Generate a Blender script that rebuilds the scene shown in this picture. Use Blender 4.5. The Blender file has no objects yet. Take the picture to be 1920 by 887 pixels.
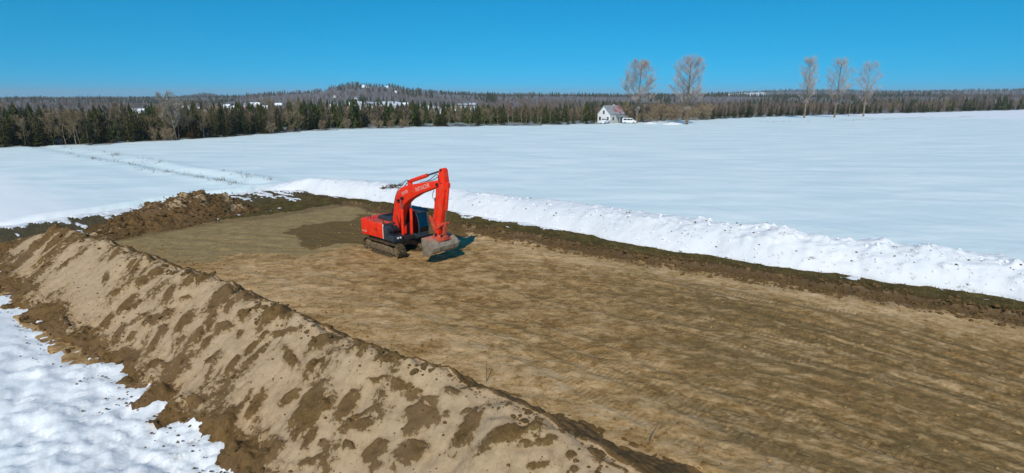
import bpy, bmesh, math, random
import numpy as np
from mathutils import Vector, Matrix
R = math.radians
scene = bpy.context.scene
C = scene.collection

# ------------------------------------------------------------------ camera, sky, sun, exposure
CAM_H = 10.3
cam = bpy.data.cameras.new('camera')
cam.sensor_width = 36.0; cam.sensor_fit = 'HORIZONTAL'; cam.lens = 19.26
cam.clip_start = 0.1; cam.clip_end = 20000
cam_o = bpy.data.objects.new('camera', cam); C.objects.link(cam_o)
cam_o.location = (0, 0, CAM_H); cam_o.rotation_euler = (R(90 - 14.4), 0, 0)
scene.camera = cam_o

SUN_EL = 41.0
SUN_DIR = Vector((-0.17, -0.985, 0)).normalized()            # horizontal direction towards the sun
world = bpy.data.worlds.new('World'); scene.world = world; world.use_nodes = True
wn = world.node_tree; wn.nodes.clear()
sky = wn.nodes.new('ShaderNodeTexSky'); sky.sky_type = 'NISHITA'; sky.sun_disc = False
sky.sun_elevation = R(SUN_EL)
sky.sun_rotation = math.atan2(SUN_DIR.x, SUN_DIR.y)
sky.altitude = 300; sky.air_density = 1.0; sky.dust_density = 0.0; sky.ozone_density = 2.0
hs = wn.nodes.new('ShaderNodeHueSaturation'); hs.inputs['Saturation'].default_value = 1.46
hs.inputs['Hue'].default_value = 0.475
bg = wn.nodes.new('ShaderNodeBackground'); bg.inputs['Strength'].default_value = 0.105
wo = wn.nodes.new('ShaderNodeOutputWorld')
# clear dry winter air: the whole dome keeps its blue down to the horizon
tc = wn.nodes.new('ShaderNodeTexCoord'); sp = wn.nodes.new('ShaderNodeSeparateXYZ'); cb = wn.nodes.new('ShaderNodeCombineXYZ')
ma = wn.nodes.new('ShaderNodeMath'); ma.operation = 'MULTIPLY_ADD'; ma.inputs[1].default_value = 0.9; ma.inputs[2].default_value = 0.15
wn.links.new(tc.outputs['Generated'], sp.inputs[0]); wn.links.new(sp.outputs[0], cb.inputs[0]); wn.links.new(sp.outputs[1], cb.inputs[1])
wn.links.new(sp.outputs[2], ma.inputs[0]); wn.links.new(ma.outputs[0], cb.inputs[2]); wn.links.new(cb.outputs[0], sky.inputs[0])
wn.links.new(sky.outputs[0], hs.inputs['Color']); tint = wn.nodes.new('ShaderNodeMixRGB'); tint.blend_type = 'MULTIPLY'; tint.inputs[0].default_value = 1.0; tint.inputs[2].default_value = (0.17, 0.97, 1.16, 1)
wn.links.new(hs.outputs[0], tint.inputs[1]); wn.links.new(tint.outputs[0], bg.inputs['Color'])
wn.links.new(bg.outputs[0], wo.inputs['Surface'])

sl = bpy.data.lights.new('sun', 'SUN'); sl.energy = 3.6; sl.angle = R(0.53); sl.color = (1.0, 0.925, 0.80)
sun = bpy.data.objects.new('sun', sl); C.objects.link(sun)
sdir = Vector((SUN_DIR.x * math.cos(R(SUN_EL)), SUN_DIR.y * math.cos(R(SUN_EL)), math.sin(R(SUN_EL))))
sun.rotation_euler = sdir.to_track_quat('Z', 'Y').to_euler(); sun.location = (-20, -30, 60)

vs = scene.view_settings
vs.view_transform = 'Standard'; vs.look = 'None'; vs.gamma = 1.0; vs.use_curve_mapping = False; vs.exposure = 0.0

# ------------------------------------------------------------------ numpy noise
def _lat(seed): return np.random.RandomState(seed).rand(256, 256)
_LC = {}
def vnoise(x, y, seed=0):
    if seed not in _LC: _LC[seed] = _lat(seed)
    L = _LC[seed]
    xi = np.floor(x).astype(int); yi = np.floor(y).astype(int)
    fx = x - xi; fy = y - yi
    fx = fx * fx * fx * (fx * (fx * 6 - 15) + 10); fy = fy * fy * fy * (fy * (fy * 6 - 15) + 10)
    x0 = xi & 255; x1 = (xi + 1) & 255; y0 = yi & 255; y1 = (yi + 1) & 255
    return (L[x0, y0] * (1 - fx) + L[x1, y0] * fx) * (1 - fy) + (L[x0, y1] * (1 - fx) + L[x1, y1] * fx) * fy
def fbm(x, y, octv=4, seed=0, gain=0.5):
    a = 1.0; s = 0.0; t = 0.0
    for i in range(octv):
        c, sn = math.cos(0.6 * i), math.sin(0.6 * i)
        s = s + a * (vnoise((x * c - y * sn) * 2 ** i + 17.3 * i, (x * sn + y * c) * 2 ** i + 5.1 * i, seed + i) * 2 - 1)
        t += a; a *= gain
    return s / t
def sstep(a, b, x):
    t = np.clip((x - a) / (b - a), 0, 1); return t * t * (3 - 2 * t)

# ------------------------------------------------------------------ object helpers
def tag(o, label=None, cat=None, group=None, kind=None):
    if label: o['label'] = label
    if cat: o['category'] = cat
    if group: o['group'] = group
    if kind: o['kind'] = kind
    return o
def link(name, me, mat=None, parent=None):
    o = bpy.data.objects.new(name, me); C.objects.link(o)
    if mat is not None and me is not None: me.materials.append(mat)
    if parent is not None: o.parent = parent
    return o
def empty(name, loc=(0, 0, 0), rz=0):
    o = bpy.data.objects.new(name, None); C.objects.link(o); o.location = loc; o.rotation_euler = (0, 0, rz)
    o.empty_display_size = 0.3
    return o
def copy_tree(o, parent=None):
    c = o.copy(); C.objects.link(c); c.parent = parent
    for ch in o.children: copy_tree(ch, c)
    return c
def mesh_np(name, V, F, smooth=True, attrs=None):
    """V (n,3), F (m,k) arrays -> mesh, fast"""
    V = np.ascontiguousarray(V, dtype=np.float32); F = np.ascontiguousarray(F, dtype=np.int32)
    me = bpy.data.meshes.new(name); k = F.shape[1]
    me.vertices.add(len(V)); me.vertices.foreach_set('co', V.ravel())
    me.loops.add(F.size); me.loops.foreach_set('vertex_index', F.ravel())
    me.polygons.add(len(F)); me.polygons.foreach_set('loop_start', np.arange(0, F.size, k, dtype=np.int32))
    me.polygons.foreach_set('use_smooth', np.full(len(F), smooth))
    for an, av in (attrs or {}).items():
        a = me.attributes.new(an, 'FLOAT', 'POINT'); a.data.foreach_set('value', np.ascontiguousarray(av, dtype=np.float32).ravel())
    me.update(calc_edges=True); me.validate()
    return me
def grid_faces(nu, nv):
    i = np.arange(nu - 1)[:, None]; j = np.arange(nv - 1)[None, :]
    a = i * nv + j
    return np.stack([a, a + nv, a + nv + 1, a + 1], -1).reshape(-1, 4)
def submesh(name, V, F, smooth=True, attrs=None):
    u, inv = np.unique(F, return_inverse=True)
    return mesh_np(name, V[u], inv.reshape(F.shape), smooth, {k: v.ravel()[u] for k, v in (attrs or {}).items()})

class MB:
    """collects shapes for ONE mesh"""
    def __init__(s): s.v = []; s.f = []
    def add(s, v, f):
        b = len(s.v); s.v += [tuple(p) for p in v]; s.f += [tuple(i + b for i in q) for q in f]; return s
    def box(s, c, d, rot=None):
        x, y, z = d[0] / 2, d[1] / 2, d[2] / 2
        v = [Vector(p) for p in ((-x,-y,-z),(x,-y,-z),(x,y,-z),(-x,y,-z),(-x,-y,z),(x,-y,z),(x,y,z),(-x,y,z))]
        if rot is not None: v = [rot @ p for p in v]
        v = [p + Vector(c) for p in v]
        return s.add(v, ((0,3,2,1),(4,5,6,7),(0,1,5,4),(1,2,6,5),(2,3,7,6),(3,0,4,7)))
    def bb(s, x0, x1, y0, y1, z0, z1): return s.box(((x0+x1)/2,(y0+y1)/2,(z0+z1)/2),(x1-x0,y1-y0,z1-z0))
    def prism(s, prof, y0, y1):
        """profile in XZ extruded along Y"""
        n = len(prof); v = [(x, y0, z) for x, z in prof] + [(x, y1, z) for x, z in prof]
        ar = sum(prof[i][0]*prof[(i+1)%n][1]-prof[(i+1)%n][0]*prof[i][1] for i in range(n))
        f = [tuple(range(n)), tuple(range(2*n-1, n-1, -1))] + [(i, i+n, (i+1)%n+n, (i+1)%n) for i in range(n)]
        if ar < 0: f = [tuple(reversed(q)) for q in f]
        return s.add(v, f)
    def tube(s, pts, r, n=8, cap=True):
        pts = [Vector(p) for p in pts]; rr = r if isinstance(r, (list, tuple)) else [r] * len(pts)
        v = []; f = []
        t0 = (pts[1] - pts[0]).normalized(); up = Vector((0, 0, 1)) if abs(t0.z) < .9 else Vector((1, 0, 0))
        for i, p in enumerate(pts):
            t = (pts[min(i+1, len(pts)-1)] - pts[max(i-1, 0)]).normalized()
            a = t.cross(up).normalized(); b = a.cross(t)
            for k in range(n):
                w = 2 * math.pi * k / n; v.append(p + (a * math.cos(w) + b * math.sin(w)) * rr[i])
        for i in range(len(pts) - 1):
            for k in range(n):
                f.append((i*n+k, i*n+(k+1)%n, (i+1)*n+(k+1)%n, (i+1)*n+k))
        if cap: f += [tuple(range(n-1, -1, -1)), tuple(range((len(pts)-1)*n, len(pts)*n))]
        return s.add(v, f)
    def mesh(s, name, bevel=0, smooth=False):
        me = bpy.data.meshes.new(name); me.from_pydata(s.v, [], s.f)
        bm = bmesh.new(); bm.from_mesh(me)
        bmesh.ops.recalc_face_normals(bm, faces=bm.faces)
        if bevel:
            es = [e for e in bm.edges if len(e.link_faces) == 2 and e.calc_face_angle(0) > R(25)]
            bmesh.ops.bevel(bm, geom=es, offset=bevel, segments=2, affect='EDGES', profile=0.6, clamp_overlap=True)
        bm.to_mesh(me); bm.free()
        if smooth or bevel:
            for p in me.polygons: p.use_smooth = True
            try: me.set_sharp_from_angle(angle=R(32))
            except Exception: pass
        return me
    def build(s, name, mat, parent=None, bevel=0, smooth=False, rz=0):
        o = link(name, s.mesh(name, bevel, smooth), mat, parent)
        if rz: o.rotation_euler = (0, 0, rz)
        return o

# ------------------------------------------------------------------ material helpers
class NT:
    def __init__(s, name):
        s.m = bpy.data.materials.new(name); s.m.use_nodes = True; s.t = s.m.node_tree; s.t.nodes.clear()
        s.out = s.t.nodes.new('ShaderNodeOutputMaterial')
    def set(s, sock, v):
        if isinstance(v, bpy.types.NodeSocket): s.t.links.new(v, sock)
        elif isinstance(v, (tuple, list)) and len(v) == 3 and sock.type == 'RGBA': sock.default_value = (*v, 1)
        else: sock.default_value = v
    def node(s, typ, ins=None, **pr):
        n = s.t.nodes.new(typ)
        for k, v in pr.items(): setattr(n, k, v)
        for k, v in (ins or {}).items(): s.set(n.inputs[k], v)
        return n
    def pos(s): return s.node('ShaderNodeNewGeometry').outputs['Position']
    def obj(s): return s.node('ShaderNodeTexCoord').outputs['Object']
    def rnd(s): return s.node('ShaderNodeObjectInfo').outputs['Random']
    def attr(s, n): return s.node('ShaderNodeAttribute', attribute_name=n).outputs['Fac']
    def math(s, op, a, b=0.0, c=0.0, clamp=False):
        return s.node('ShaderNodeMath', {0: a, 1: b, 2: c}, operation=op, use_clamp=clamp).outputs[0]
    def mapping(s, v, sc=(1, 1, 1), rot=(0, 0, 0)): return s.node('ShaderNodeMapping', {'Vector': v, 'Scale': sc, 'Rotation': rot}).outputs[0]
    def noise(s, v, scale, detail=4, rough=0.55, dist=0.0):
        return s.node('ShaderNodeTexNoise', {'Vector': v, 'Scale': scale, 'Detail': detail, 'Roughness': rough, 'Distortion': dist}).outputs['Fac']
    def ramp(s, f, stops, mode='LINEAR'):
        n = s.node('ShaderNodeValToRGB', {'Fac': f}); r = n.color_ramp; r.interpolation = mode
        while len(r.elements) < len(stops): r.elements.new(0.5)
        for e, (p, c) in zip(r.elements, stops):
            e.position = p; e.color = (*c, 1) if isinstance(c, (tuple, list)) else (c, c, c, 1)
        return n.outputs[0]
    def step(s, f, a, b): return s.node('ShaderNodeMapRange', {0: f, 1: a, 2: b, 3: 0.0, 4: 1.0}, clamp=True, interpolation_type='SMOOTHSTEP').outputs[0]
    def mix(s, f, a, b, mode='MIX'): return s.node('ShaderNodeMixRGB', {'Fac': f, 'Color1': a, 'Color2': b}, blend_type=mode).outputs[0]
    def bump(s, h, strength=0.5, dist=0.05, nrm=None):
        d = {'Height': h, 'Strength': strength, 'Distance': dist}
        if nrm is not None: d['Normal'] = nrm
        return s.node('ShaderNodeBump', d).outputs[0]
    def bsdf(s, col, rough=0.8, bump=None, **kw):
        d = {'Base Color': col, 'Roughness': rough}
        d.update({k.replace('_', ' '): v for k, v in kw.items()})
        if bump is not None: d['Normal'] = bump
        p = s.node('ShaderNodeBsdfPrincipled', d)
        s.t.links.new(p.outputs[0], s.out.inputs['Surface']); return s.m

def simple(name, col, rough=0.6, var=0.25, scale=3.0, metallic=0.0, dirt=None, dirt_amt=0.4, spec=0.5, coat=0.0):
    t = NT(name); p = t.obj()
    n = t.noise(p, scale, 5, 0.6)
    c = t.mix(t.step(n, 0.3, 0.7), tuple(x * (1 - var) for x in col), tuple(min(1, x * (1 + var * .5)) for x in col))
    if dirt is not None:
        d = t.noise(p, scale * 1.7, 6, 0.65, 0.4)
        c = t.mix(t.math('MULTIPLY', t.step(d, 0.5, 0.66), dirt_amt), c, dirt)
    b = t.bump(t.noise(p, scale * 14, 3), 0.12, 0.01)
    return t.bsdf(c, rough, b, Metallic=metallic, Specular_IOR_Level=spec, Coat_Weight=coat)

MAT = {}
def mat_snow(name, base, warm, lump):
    t = NT(name); p = t.pos()
    n1 = t.noise(t.mapping(p, (0.22, 1.0, 1), (0, 0, 0.35)), 0.30, 8, 0.66, 0.4)
    c = t.mix(t.step(n1, 0.35, 0.65), base, warm)
    c = t.mix(t.attr('fresh'), c, t.mix(t.noise(p, 5.0, 5, 0.7), (0.84, 0.88, 0.90), (0.93, 0.94, 0.94)))
    c = t.mix(t.math('MULTIPLY', t.attr('wood'), t.step(t.noise(p, 0.5, 5), 0.3, 0.55)), c, (0.10, 0.078, 0.050))
    dirt = t.noise(p, 2.6, 6, 0.7)
    c = t.mix(t.math('MULTIPLY', t.step(dirt, 0.57, 0.70), t.math('MULTIPLY', t.attr('dirty'), 0.7)), c, (0.20, 0.15, 0.10))
    h = t.math('ADD', t.noise(p, lump, 6, 0.65), t.math('MULTIPLY', t.noise(p, lump * 7, 3), 0.35))
    return t.bsdf(c, 0.62, t.bump(h, 0.4, 0.10), Specular_IOR_Level=0.3)
MAT['snow'] = mat_snow('snow_crust', (0.655, 0.785, 0.805), (0.80, 0.895, 0.895), 1.2)
MAT['snow_bank'] = mat_snow('ploughed_snow', (0.79, 0.80, 0.815), (0.73, 0.755, 0.78), 3.0)
MAT['snow_clean'] = simple('snow_cap', (0.86, 0.88, 0.9), 0.6, 0.05)

def mat_pad():
    t = NT('graded_soil'); p = t.pos()
    sx = t.node('ShaderNodeSeparateXYZ', {0: p}); X, Y = sx.outputs[0], sx.outputs[1]
    xx = t.math('MAXIMUM', t.math('ADD', X, 8.0), 0.0)
    c = t.math('ADD', Y, t.math('MULTIPLY', t.math('POWER', xx, 3.0), 0.00073))
    fl = t.node('ShaderNodeCombineXYZ', {0: t.math('MULTIPLY', X, 0.30), 1: c, 2: 0.0}).outputs[0]
    st = t.noise(fl, 1.1, 8, 0.68, 0.3)                          # streaks left by the blade
    st2 = t.noise(fl, 4.5, 5, 0.7, 0.2)
    blot = t.noise(p, 0.22, 5, 0.6)
    fine = t.noise(p, 9.0, 6, 0.75)
    mid = t.noise(p, 1.3, 6, 0.65, 0.6)
    sand = t.attr('sand'); damp = t.attr('damp'); grav = t.attr('gravel'); oliv = t.attr('olive')
    n3 = t.noise(t.mapping(p, (0.7, 1, 1)), 3.4, 6, 0.66, 0.6)
    fl2 = t.node('ShaderNodeCombineXYZ', {0: t.math('MULTIPLY', X, 0.11), 1: c, 2: 0.0}).outputs[0]
    lng = t.noise(fl2, 1.0, 7, 0.66, 0.25)                       # long drag marks on the right
    pat = t.step(t.noise(p, 0.62, 7, 0.70, 1.2), 0.45, 0.56)     # scraped patches where drier sand shows
    pat2 = t.step(t.noise(t.mapping(p, (0.6, 1, 1)), 1.7, 6, 0.7, 0.8), 0.44, 0.57)
    v = t.math('ADD', t.math('MULTIPLY', st, 0.22), t.math('MULTIPLY', st2, 0.18)); v = t.math('ADD', v, t.math('MULTIPLY', n3, 0.34))
    v = t.math('ADD', v, t.math('MULTIPLY', blot, 0.16)); v = t.math('ADD', v, t.math('MULTIPLY', fine, 0.26))
    v = t.math('ADD', v, t.math('MULTIPLY', t.math('SUBTRACT', pat, 0.5), 0.085)); v = t.math('ADD', v, t.math('MULTIPLY', t.math('SUBTRACT', pat2, 0.5), 0.065))
    v = t.math('ADD', v, t.math('MULTIPLY', t.math('SUBTRACT', sand, 0.35), 0.13))
    col = t.ramp(v, [(0.45, (0.165, 0.090, 0.028)), (0.53, (0.280, 0.163, 0.059)), (0.60, (0.385, 0.240, 0.099)), (0.68, (0.495, 0.325, 0.157)), (0.78, (0.61, 0.425, 0.240))])
    ol = t.mix(t.step(t.math('ADD', t.math('MULTIPLY', fine, .5), t.math('MULTIPLY', n3, .5)), 0.36, 0.64), (0.130, 0.081, 0.027), (0.240, 0.156, 0.060))
    om = t.math('MULTIPLY', oliv, t.step(t.math('ADD', t.math('MULTIPLY', lng, 0.62), t.math('ADD', t.math('MULTIPLY', n3, 0.20), t.math('MULTIPLY', mid, 0.18))), 0.575, 0.43))
    col = t.mix(om, col, ol)
    grey = t.noise(fl, 0.8, 6, 0.7, 0.8)
    col = t.mix(t.math('MULTIPLY', t.step(grey, 0.60, 0.70), 0.45), col, (0.37, 0.285, 0.17))
    gv = t.mix(t.step(t.math('ADD', t.math('MULTIPLY', fine, 0.5), t.math('MULTIPLY', mid, 0.5)), 0.35, 0.65), (0.225, 0.158, 0.066), (0.335, 0.245, 0.115))
    gm = t.step(t.math('ADD', grav, t.math('MULTIPLY', t.math('SUBTRACT', t.math('ADD', mid, st), 1.0), 1.5)), 0.36, 0.64)
    col = t.mix(gm, col, gv)
    dm = t.step(t.math('ADD', damp, t.math('MULTIPLY', t.math('SUBTRACT', t.math('ADD', mid, st), 1.0), 1.1)), 0.38, 0.60)
    col = t.mix(t.math('MULTIPLY', dm, 0.92), col, t.mix(fine, (0.095, 0.060, 0.018), (0.165, 0.108, 0.038)))
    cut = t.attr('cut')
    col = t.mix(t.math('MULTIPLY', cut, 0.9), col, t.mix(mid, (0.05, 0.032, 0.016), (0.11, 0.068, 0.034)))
    tr_ = t.math('MULTIPLY', t.attr('tread'), t.step(t.math('SINE', t.math('MULTIPLY', t.attr('tu'), 31.0)), -0.5, 0.5))
    tr_ = t.math('MULTIPLY', tr_, t.step(mid, 0.36, 0.50))
    col = t.mix(t.math('MULTIPLY', tr_, 0.18), col, (0.10, 0.062, 0.024))
    # peppering of pale chips and dark crumbs
    chip = t.noise(p, 26, 3, 0.6)
    col = t.mix(t.math('MULTIPLY', t.step(chip, 0.69, 0.74), t.math('SUBTRACT', 0.75, t.math('MULTIPLY', grav, 0.4))), col, (0.50, 0.41, 0.29))
    col = t.mix(t.math('MULTIPLY', t.step(t.noise(p, 18, 3, 0.6), 0.33, 0.28), 0.6), col, (0.05, 0.035, 0.018))
    h = t.math('ADD', t.math('MULTIPLY', st2, 0.5), t.math('ADD', t.math('MULTIPLY', fine, 0.5), t.math('ADD', mid, t.math('MULTIPLY', n3, 0.6))))
    h = t.math('SUBTRACT', h, t.math('MULTIPLY', tr_, 0.22))
    return t.bsdf(col, 0.92, t.bump(h, 0.65, 0.09), Specular_IOR_Level=0.15)
MAT['pad'] = mat_pad()

def mat_turf():
    t = NT('dead_turf'); p = t.pos()
    a = t.noise(p, 0.9, 6, 0.65); f = t.noise(p, 11, 5, 0.7)
    col = t.ramp(t.math('ADD', t.math('MULTIPLY', a, 0.6), t.math('MULTIPLY', f, 0.4)), [(0.35, (0.040, 0.029, 0.009)), (0.5, (0.090, 0.068, 0.020)), (0.65, (0.155, 0.116, 0.040))])
    col = t.mix(t.math('MULTIPLY', t.attr('sodden'), 0.75), col, t.mix(f, (0.060, 0.050, 0.032), (0.135, 0.115, 0.078)))
    col = t.mix(t.math('MULTIPLY', t.attr('cut'), 0.85), col, t.mix(a, (0.045, 0.028, 0.014), (0.095, 0.060, 0.030)))
    return t.bsdf(col, 0.95, t.bump(t.math('ADD', f, a), 0.8, 0.10), Specular_IOR_Level=0.1)
MAT['turf'] = mat_turf()

def mat_heap(name, wetbias):
    t = NT(name); p = t.pos()
    fine = t.noise(p, 14, 6, 0.72); mid = t.noise(p, 2.2, 6, 0.65, 0.3); big = t.noise(p, 0.5, 4, 0.5)
    edge = t.noise(p, 6.5, 5, 0.65)
    sand = t.ramp(t.math('ADD', t.math('MULTIPLY', fine, 0.45), t.math('MULTIPLY', mid, 0.55)), [(0.32, (0.29, 0.195, 0.105)), (0.52, (0.435, 0.302, 0.178)), (0.70, (0.535, 0.388, 0.245))])
    sand = t.mix(t.step(big, 0.35, 0.65), sand, t.mix(0.35, sand, (0.40, 0.30, 0.19)))
    soil = t.mix(t.step(t.math('ADD', t.math('MULTIPLY', fine, 0.5), t.math('MULTIPLY', mid, 0.5)), 0.35, 0.65), (0.088, 0.050, 0.017), (0.190, 0.112, 0.043))
    soil = t.mix(t.step(big, 0.4, 0.7), soil, t.mix(0.5, soil, (0.17, 0.105, 0.06)))
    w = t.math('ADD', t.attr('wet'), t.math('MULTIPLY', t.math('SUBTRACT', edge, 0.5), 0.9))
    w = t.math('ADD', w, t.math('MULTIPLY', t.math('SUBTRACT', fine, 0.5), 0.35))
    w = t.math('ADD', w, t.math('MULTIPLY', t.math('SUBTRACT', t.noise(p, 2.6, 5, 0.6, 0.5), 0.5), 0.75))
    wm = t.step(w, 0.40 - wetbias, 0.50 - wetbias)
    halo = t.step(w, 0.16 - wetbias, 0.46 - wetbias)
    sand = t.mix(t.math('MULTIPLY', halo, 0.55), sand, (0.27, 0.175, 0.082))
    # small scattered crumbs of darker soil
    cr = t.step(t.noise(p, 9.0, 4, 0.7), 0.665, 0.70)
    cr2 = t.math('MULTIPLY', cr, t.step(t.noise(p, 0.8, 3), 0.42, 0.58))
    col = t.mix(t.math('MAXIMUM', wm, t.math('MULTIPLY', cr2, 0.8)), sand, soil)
    h = t.math('ADD', t.math('MULTIPLY', fine, 0.45), mid)
    h = t.math('ADD', h, t.math('MULTIPLY', wm, 0.25))
    return t.bsdf(col, 0.95, t.bump(h, 0.6, 0.07), Specular_IOR_Level=0.12)
MAT['berm'] = mat_heap('sandy_fill', 0.0)
MAT['topsoil'] = mat_heap('topsoil', 0.06)
t = NT('clod_soil'); p = t.pos(); f = t.noise(p, 12, 5, 0.7)
MAT['clod'] = t.bsdf(t.mix(t.step(f, 0.3, 0.7), (0.080, 0.048, 0.018), (0.180, 0.112, 0.046)), 0.95, t.bump(f, 0.7, 0.05), Specular_IOR_Level=0.1)
t = NT('hill_ground'); p = t.pos(); f = t.noise(p, 0.02, 5, 0.6); fr = t.attr('wood')
MAT['hill'] = t.bsdf(t.mix(t.math('MULTIPLY', fr, 0.93), (0.80, 0.84, 0.88), t.mix(f, (0.085, 0.068, 0.060), (0.15, 0.12, 0.105))), 0.9)

# ------------------------------------------------------------------ site layout: s runs along the dig, n across it
def sn(x, y): return 0.8 * x - 0.6 * y, 0.6 * x + 0.8 * y
def xy(s, n): return 0.8 * s + 0.6 * n, -0.6 * s + 0.8 * n

def az_px(px): return np.arctan((np.asarray(px, float) - 960) / 1027 / 1.032)
# two lines of hills: bearing (rad), height of the ground at the ridge
_n = [(-400,-9),(189,-8),(420,1),(500,11),(600,17),(632,26),(662,33),(700,27),(742,26),(768,17),(830,13),(960,9),(1170,8),(1400,7),(2300,7)]
_f = [(-400,-16),(189,-14),(330,-2),(380,17),(430,4),(500,14),(960,12),(1170,8),(1330,14),(1400,28),(1480,33),(1731,27),(1920,30),(2300,24)]
NB = (az_px([a for a, _ in _n]), np.array([b for _, b in _n], float))
FB = (az_px([a for a, _ in _f]), np.array([b for _, b in _f], float))
# edge of the open field (beyond it the trees begin): bearing -> range
_e = [(-190,70),(-160,84),(-120,98),(-86,116),(-72,134),(-57,165),(-34,179),(7,192),(33,205),(84,240),(146,284),(247,337),(360,395),(480,440)]
EB = (np.array([math.atan2(a, b) for a, b in _e]), np.array([math.hypot(a, b) for a, b in _e]))
def ground_h(x, y):
    r = np.hypot(x, y); a = np.arctan2(x, y)
    hn = np.interp(a, *NB) * sstep(420, 1250, r) * (1 - 0.45 * sstep(1300, 2100, r))
    hf = np.interp(a, *FB) * sstep(1700, 3100, r)
    h = np.maximum(hn, hf) + fbm(x * 0.0035, y * 0.0035, 3, 60) * 7 * sstep(500, 1200, r)
    er = np.interp(a, *EB)
    dip = 9.0 * sstep(er + 14, er + 190, r) * (1 - sstep(820, 1250, r)) * (1 - 0.55 * sstep(az_px(1150), az_px(1450), a))
    return 0.42 + h - dip
def edge_r(x, y): return np.interp(np.arctan2(x, y), *EB)

# clearings among the woods: (px bearing from, to, range from, range to)
CLEAR = [(785, 892, 440, 800), (648, 700, 560, 700), (712, 765, 640, 780), (255, 310, 400, 560), (320, 345, 480, 700), (365, 440, 330, 620), (455, 510, 380, 600), (600, 640, 420, 640), (1360, 1430, 2000, 2700), (675, 690, 1120, 1230)]
def in_clear(x, y):
    r = np.hypot(x, y); a = np.arctan2(x, y); m = np.zeros_like(r, bool)
    for p0, p1, r0, r1 in CLEAR:
        w = fbm(x * 0.02, y * 0.02, 2, 70) * 0.15
        m |= (a > az_px(p0)) & (a < az_px(p1)) & (r > r0 * (1 + w)) & (r < r1 * (1 + w))
    return m

# ---------- snow field and hills: one continuous sheet, split by range
rr = np.concatenate([8 * 1.0068 ** np.arange(0, 370), 8 * 1.0068 ** 370 * 1.033 ** np.arange(1, 136)])
th = np.radians(np.linspace(-100, 100, 620))
# denser in front
th = np.sign(th) * (np.abs(th) / th.max()) ** 1.25 * th.max()
RR, TH = np.meshgrid(rr, th, indexing='ij')
X = RR * np.sin(TH); Y = RR * np.cos(TH)
S_, N_ = sn(X, Y)
Z = ground_h(X, Y)
near = sstep(260, 120, RR)
Z += near * (fbm(X * 0.05, Y * 0.05, 4, 3) * 0.22 + fbm(S_ * 0.10, N_ * 0.35, 4, 4) * 0.07)
fine = sstep(60, 15, RR)
Z += fine * (fbm(X * 0.9, Y * 0.9, 5, 5, 0.62) * 0.26 + np.abs(fbm(X * 1.3, Y * 2.2, 4, 6, .6)) * 0.20 + fbm(X * 4.5, Y * 4.5, 3, 7, .7) * 0.09)
# shallow ditch with weeds left of the dig
def seg_d(x, y, pts):
    d = np.full_like(x, 1e9)
    for (ax, ay), (bx, by) in zip(pts[:-1], pts[1:]):
        t = np.clip(((x - ax) * (bx - ax) + (y - ay) * (by - ay)) / ((bx - ax) ** 2 + (by - ay) ** 2), 0, 1)
        d = np.minimum(d, np.hypot(x - ax - t * (bx - ax), y - ay - t * (by - ay)))
    return d
DITCH = [(-110, 122), (-69, 92.5), (-50.4, 78.4), (-38.5, 70.3), (-30, 63.7)]
dd = seg_d(X, Y, DITCH)
Z += 0.22 * np.exp(-((dd - 2.2) / 1.3) ** 2) - 0.25 * np.exp(-(dd / 1.5) ** 2)
# low heaped edge of snow along the far end of the dig
w0 = fbm(X * 0.25, Y * 0.25, 3, 9)
Z += (0.30 + 0.25 * w0) * np.exp(-((S_ + 59.2) / 1.1) ** 2) * sstep(8, 14, N_) * sstep(34, 30, N_)
Z -= 0.30 * sstep(2.6, 5.6, N_) * sstep(30, 20, N_) * sstep(-54, -50, S_)
# the dig itself lies below
ed = np.minimum(np.minimum(S_ + 58.2 + 0.8 * w0, 60 - S_), np.minimum(N_ - 7.4, 36.8 - N_))
# outside the dug rectangle at the near right corner the berm ends; soil goes on to the right
Z -= 2.2 * sstep(-0.25, 0.45, ed)
W = (RR > edge_r(X, Y)) & ~in_clear(X, Y)
dirty = np.exp(-np.clip(5.9 - N_, 0, 9) / 1.2) * (N_ < 6.5) * 0.9 + np.exp(-(dd / 2.5) ** 2) * 0.5
V = np.stack([X, Y, Z], -1).reshape(-1, 3); F = grid_faces(*RR.shape)
fr = RR.reshape(-1)[F].mean(1); lim = 330.0
at = {'dirty': dirty, 'wood': W.astype(float), 'fresh': sstep(-1.5, 3.5, N_) * sstep(20, 12, N_)}
o = link('snow_field', submesh('snow_field', V, F[fr < lim], True, at), MAT['snow']); tag(o, kind='structure')
o = link('hills', submesh('hills', V, F[fr >= lim], True, at), MAT['hill']); tag(o, kind='structure')

# ---------- the dig: graded pad and the strip of turf left standing round it
PE = [(-60, 33.0), (-46, 32.6), (-38, 32.4), (-28.5, 31.6), (-21, 31.8), (-15, 32.3), (-8, 32.8), (1, 33.6), (20, 34.5), (40, 35)]
def pad_edge(s): return np.interp(s, [a for a, _ in PE], [b for _, b in PE])
ds = 0.115
sv = np.concatenate([np.arange(-60.5, 14, ds), np.arange(14, 46, 0.25)]); nv = np.arange(4.8, 38.6, ds)
SG, NG = np.meshgrid(sv, nv, indexing='ij'); XG, YG = xy(SG, NG)
wob = fbm(SG * 0.35, NG * 0.35, 4, 21) * 0.85 + fbm(SG * 1.3, NG * 1.3, 3, 26) * 0.22
eR = NG - pad_edge(SG) + wob                              # >0 on the turf strip beside the snow bank
eL = -(SG + 46.3 + 1.3 * fbm(SG * 0.2, NG * 0.2, 3, 22)) + (NG - 24) * 0.10    # >0 on the turf at the far end
flow = YG + 0.00073 * np.maximum(XG + 8, 0) ** 3
und = fbm(XG * 0.12, YG * 0.12, 4, 23) * 0.10 + fbm(XG * 0.35, flow * 1.6, 4, 24) * 0.045 + fbm(XG * 2.2, YG * 2.2, 3, 25) * 0.022
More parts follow.
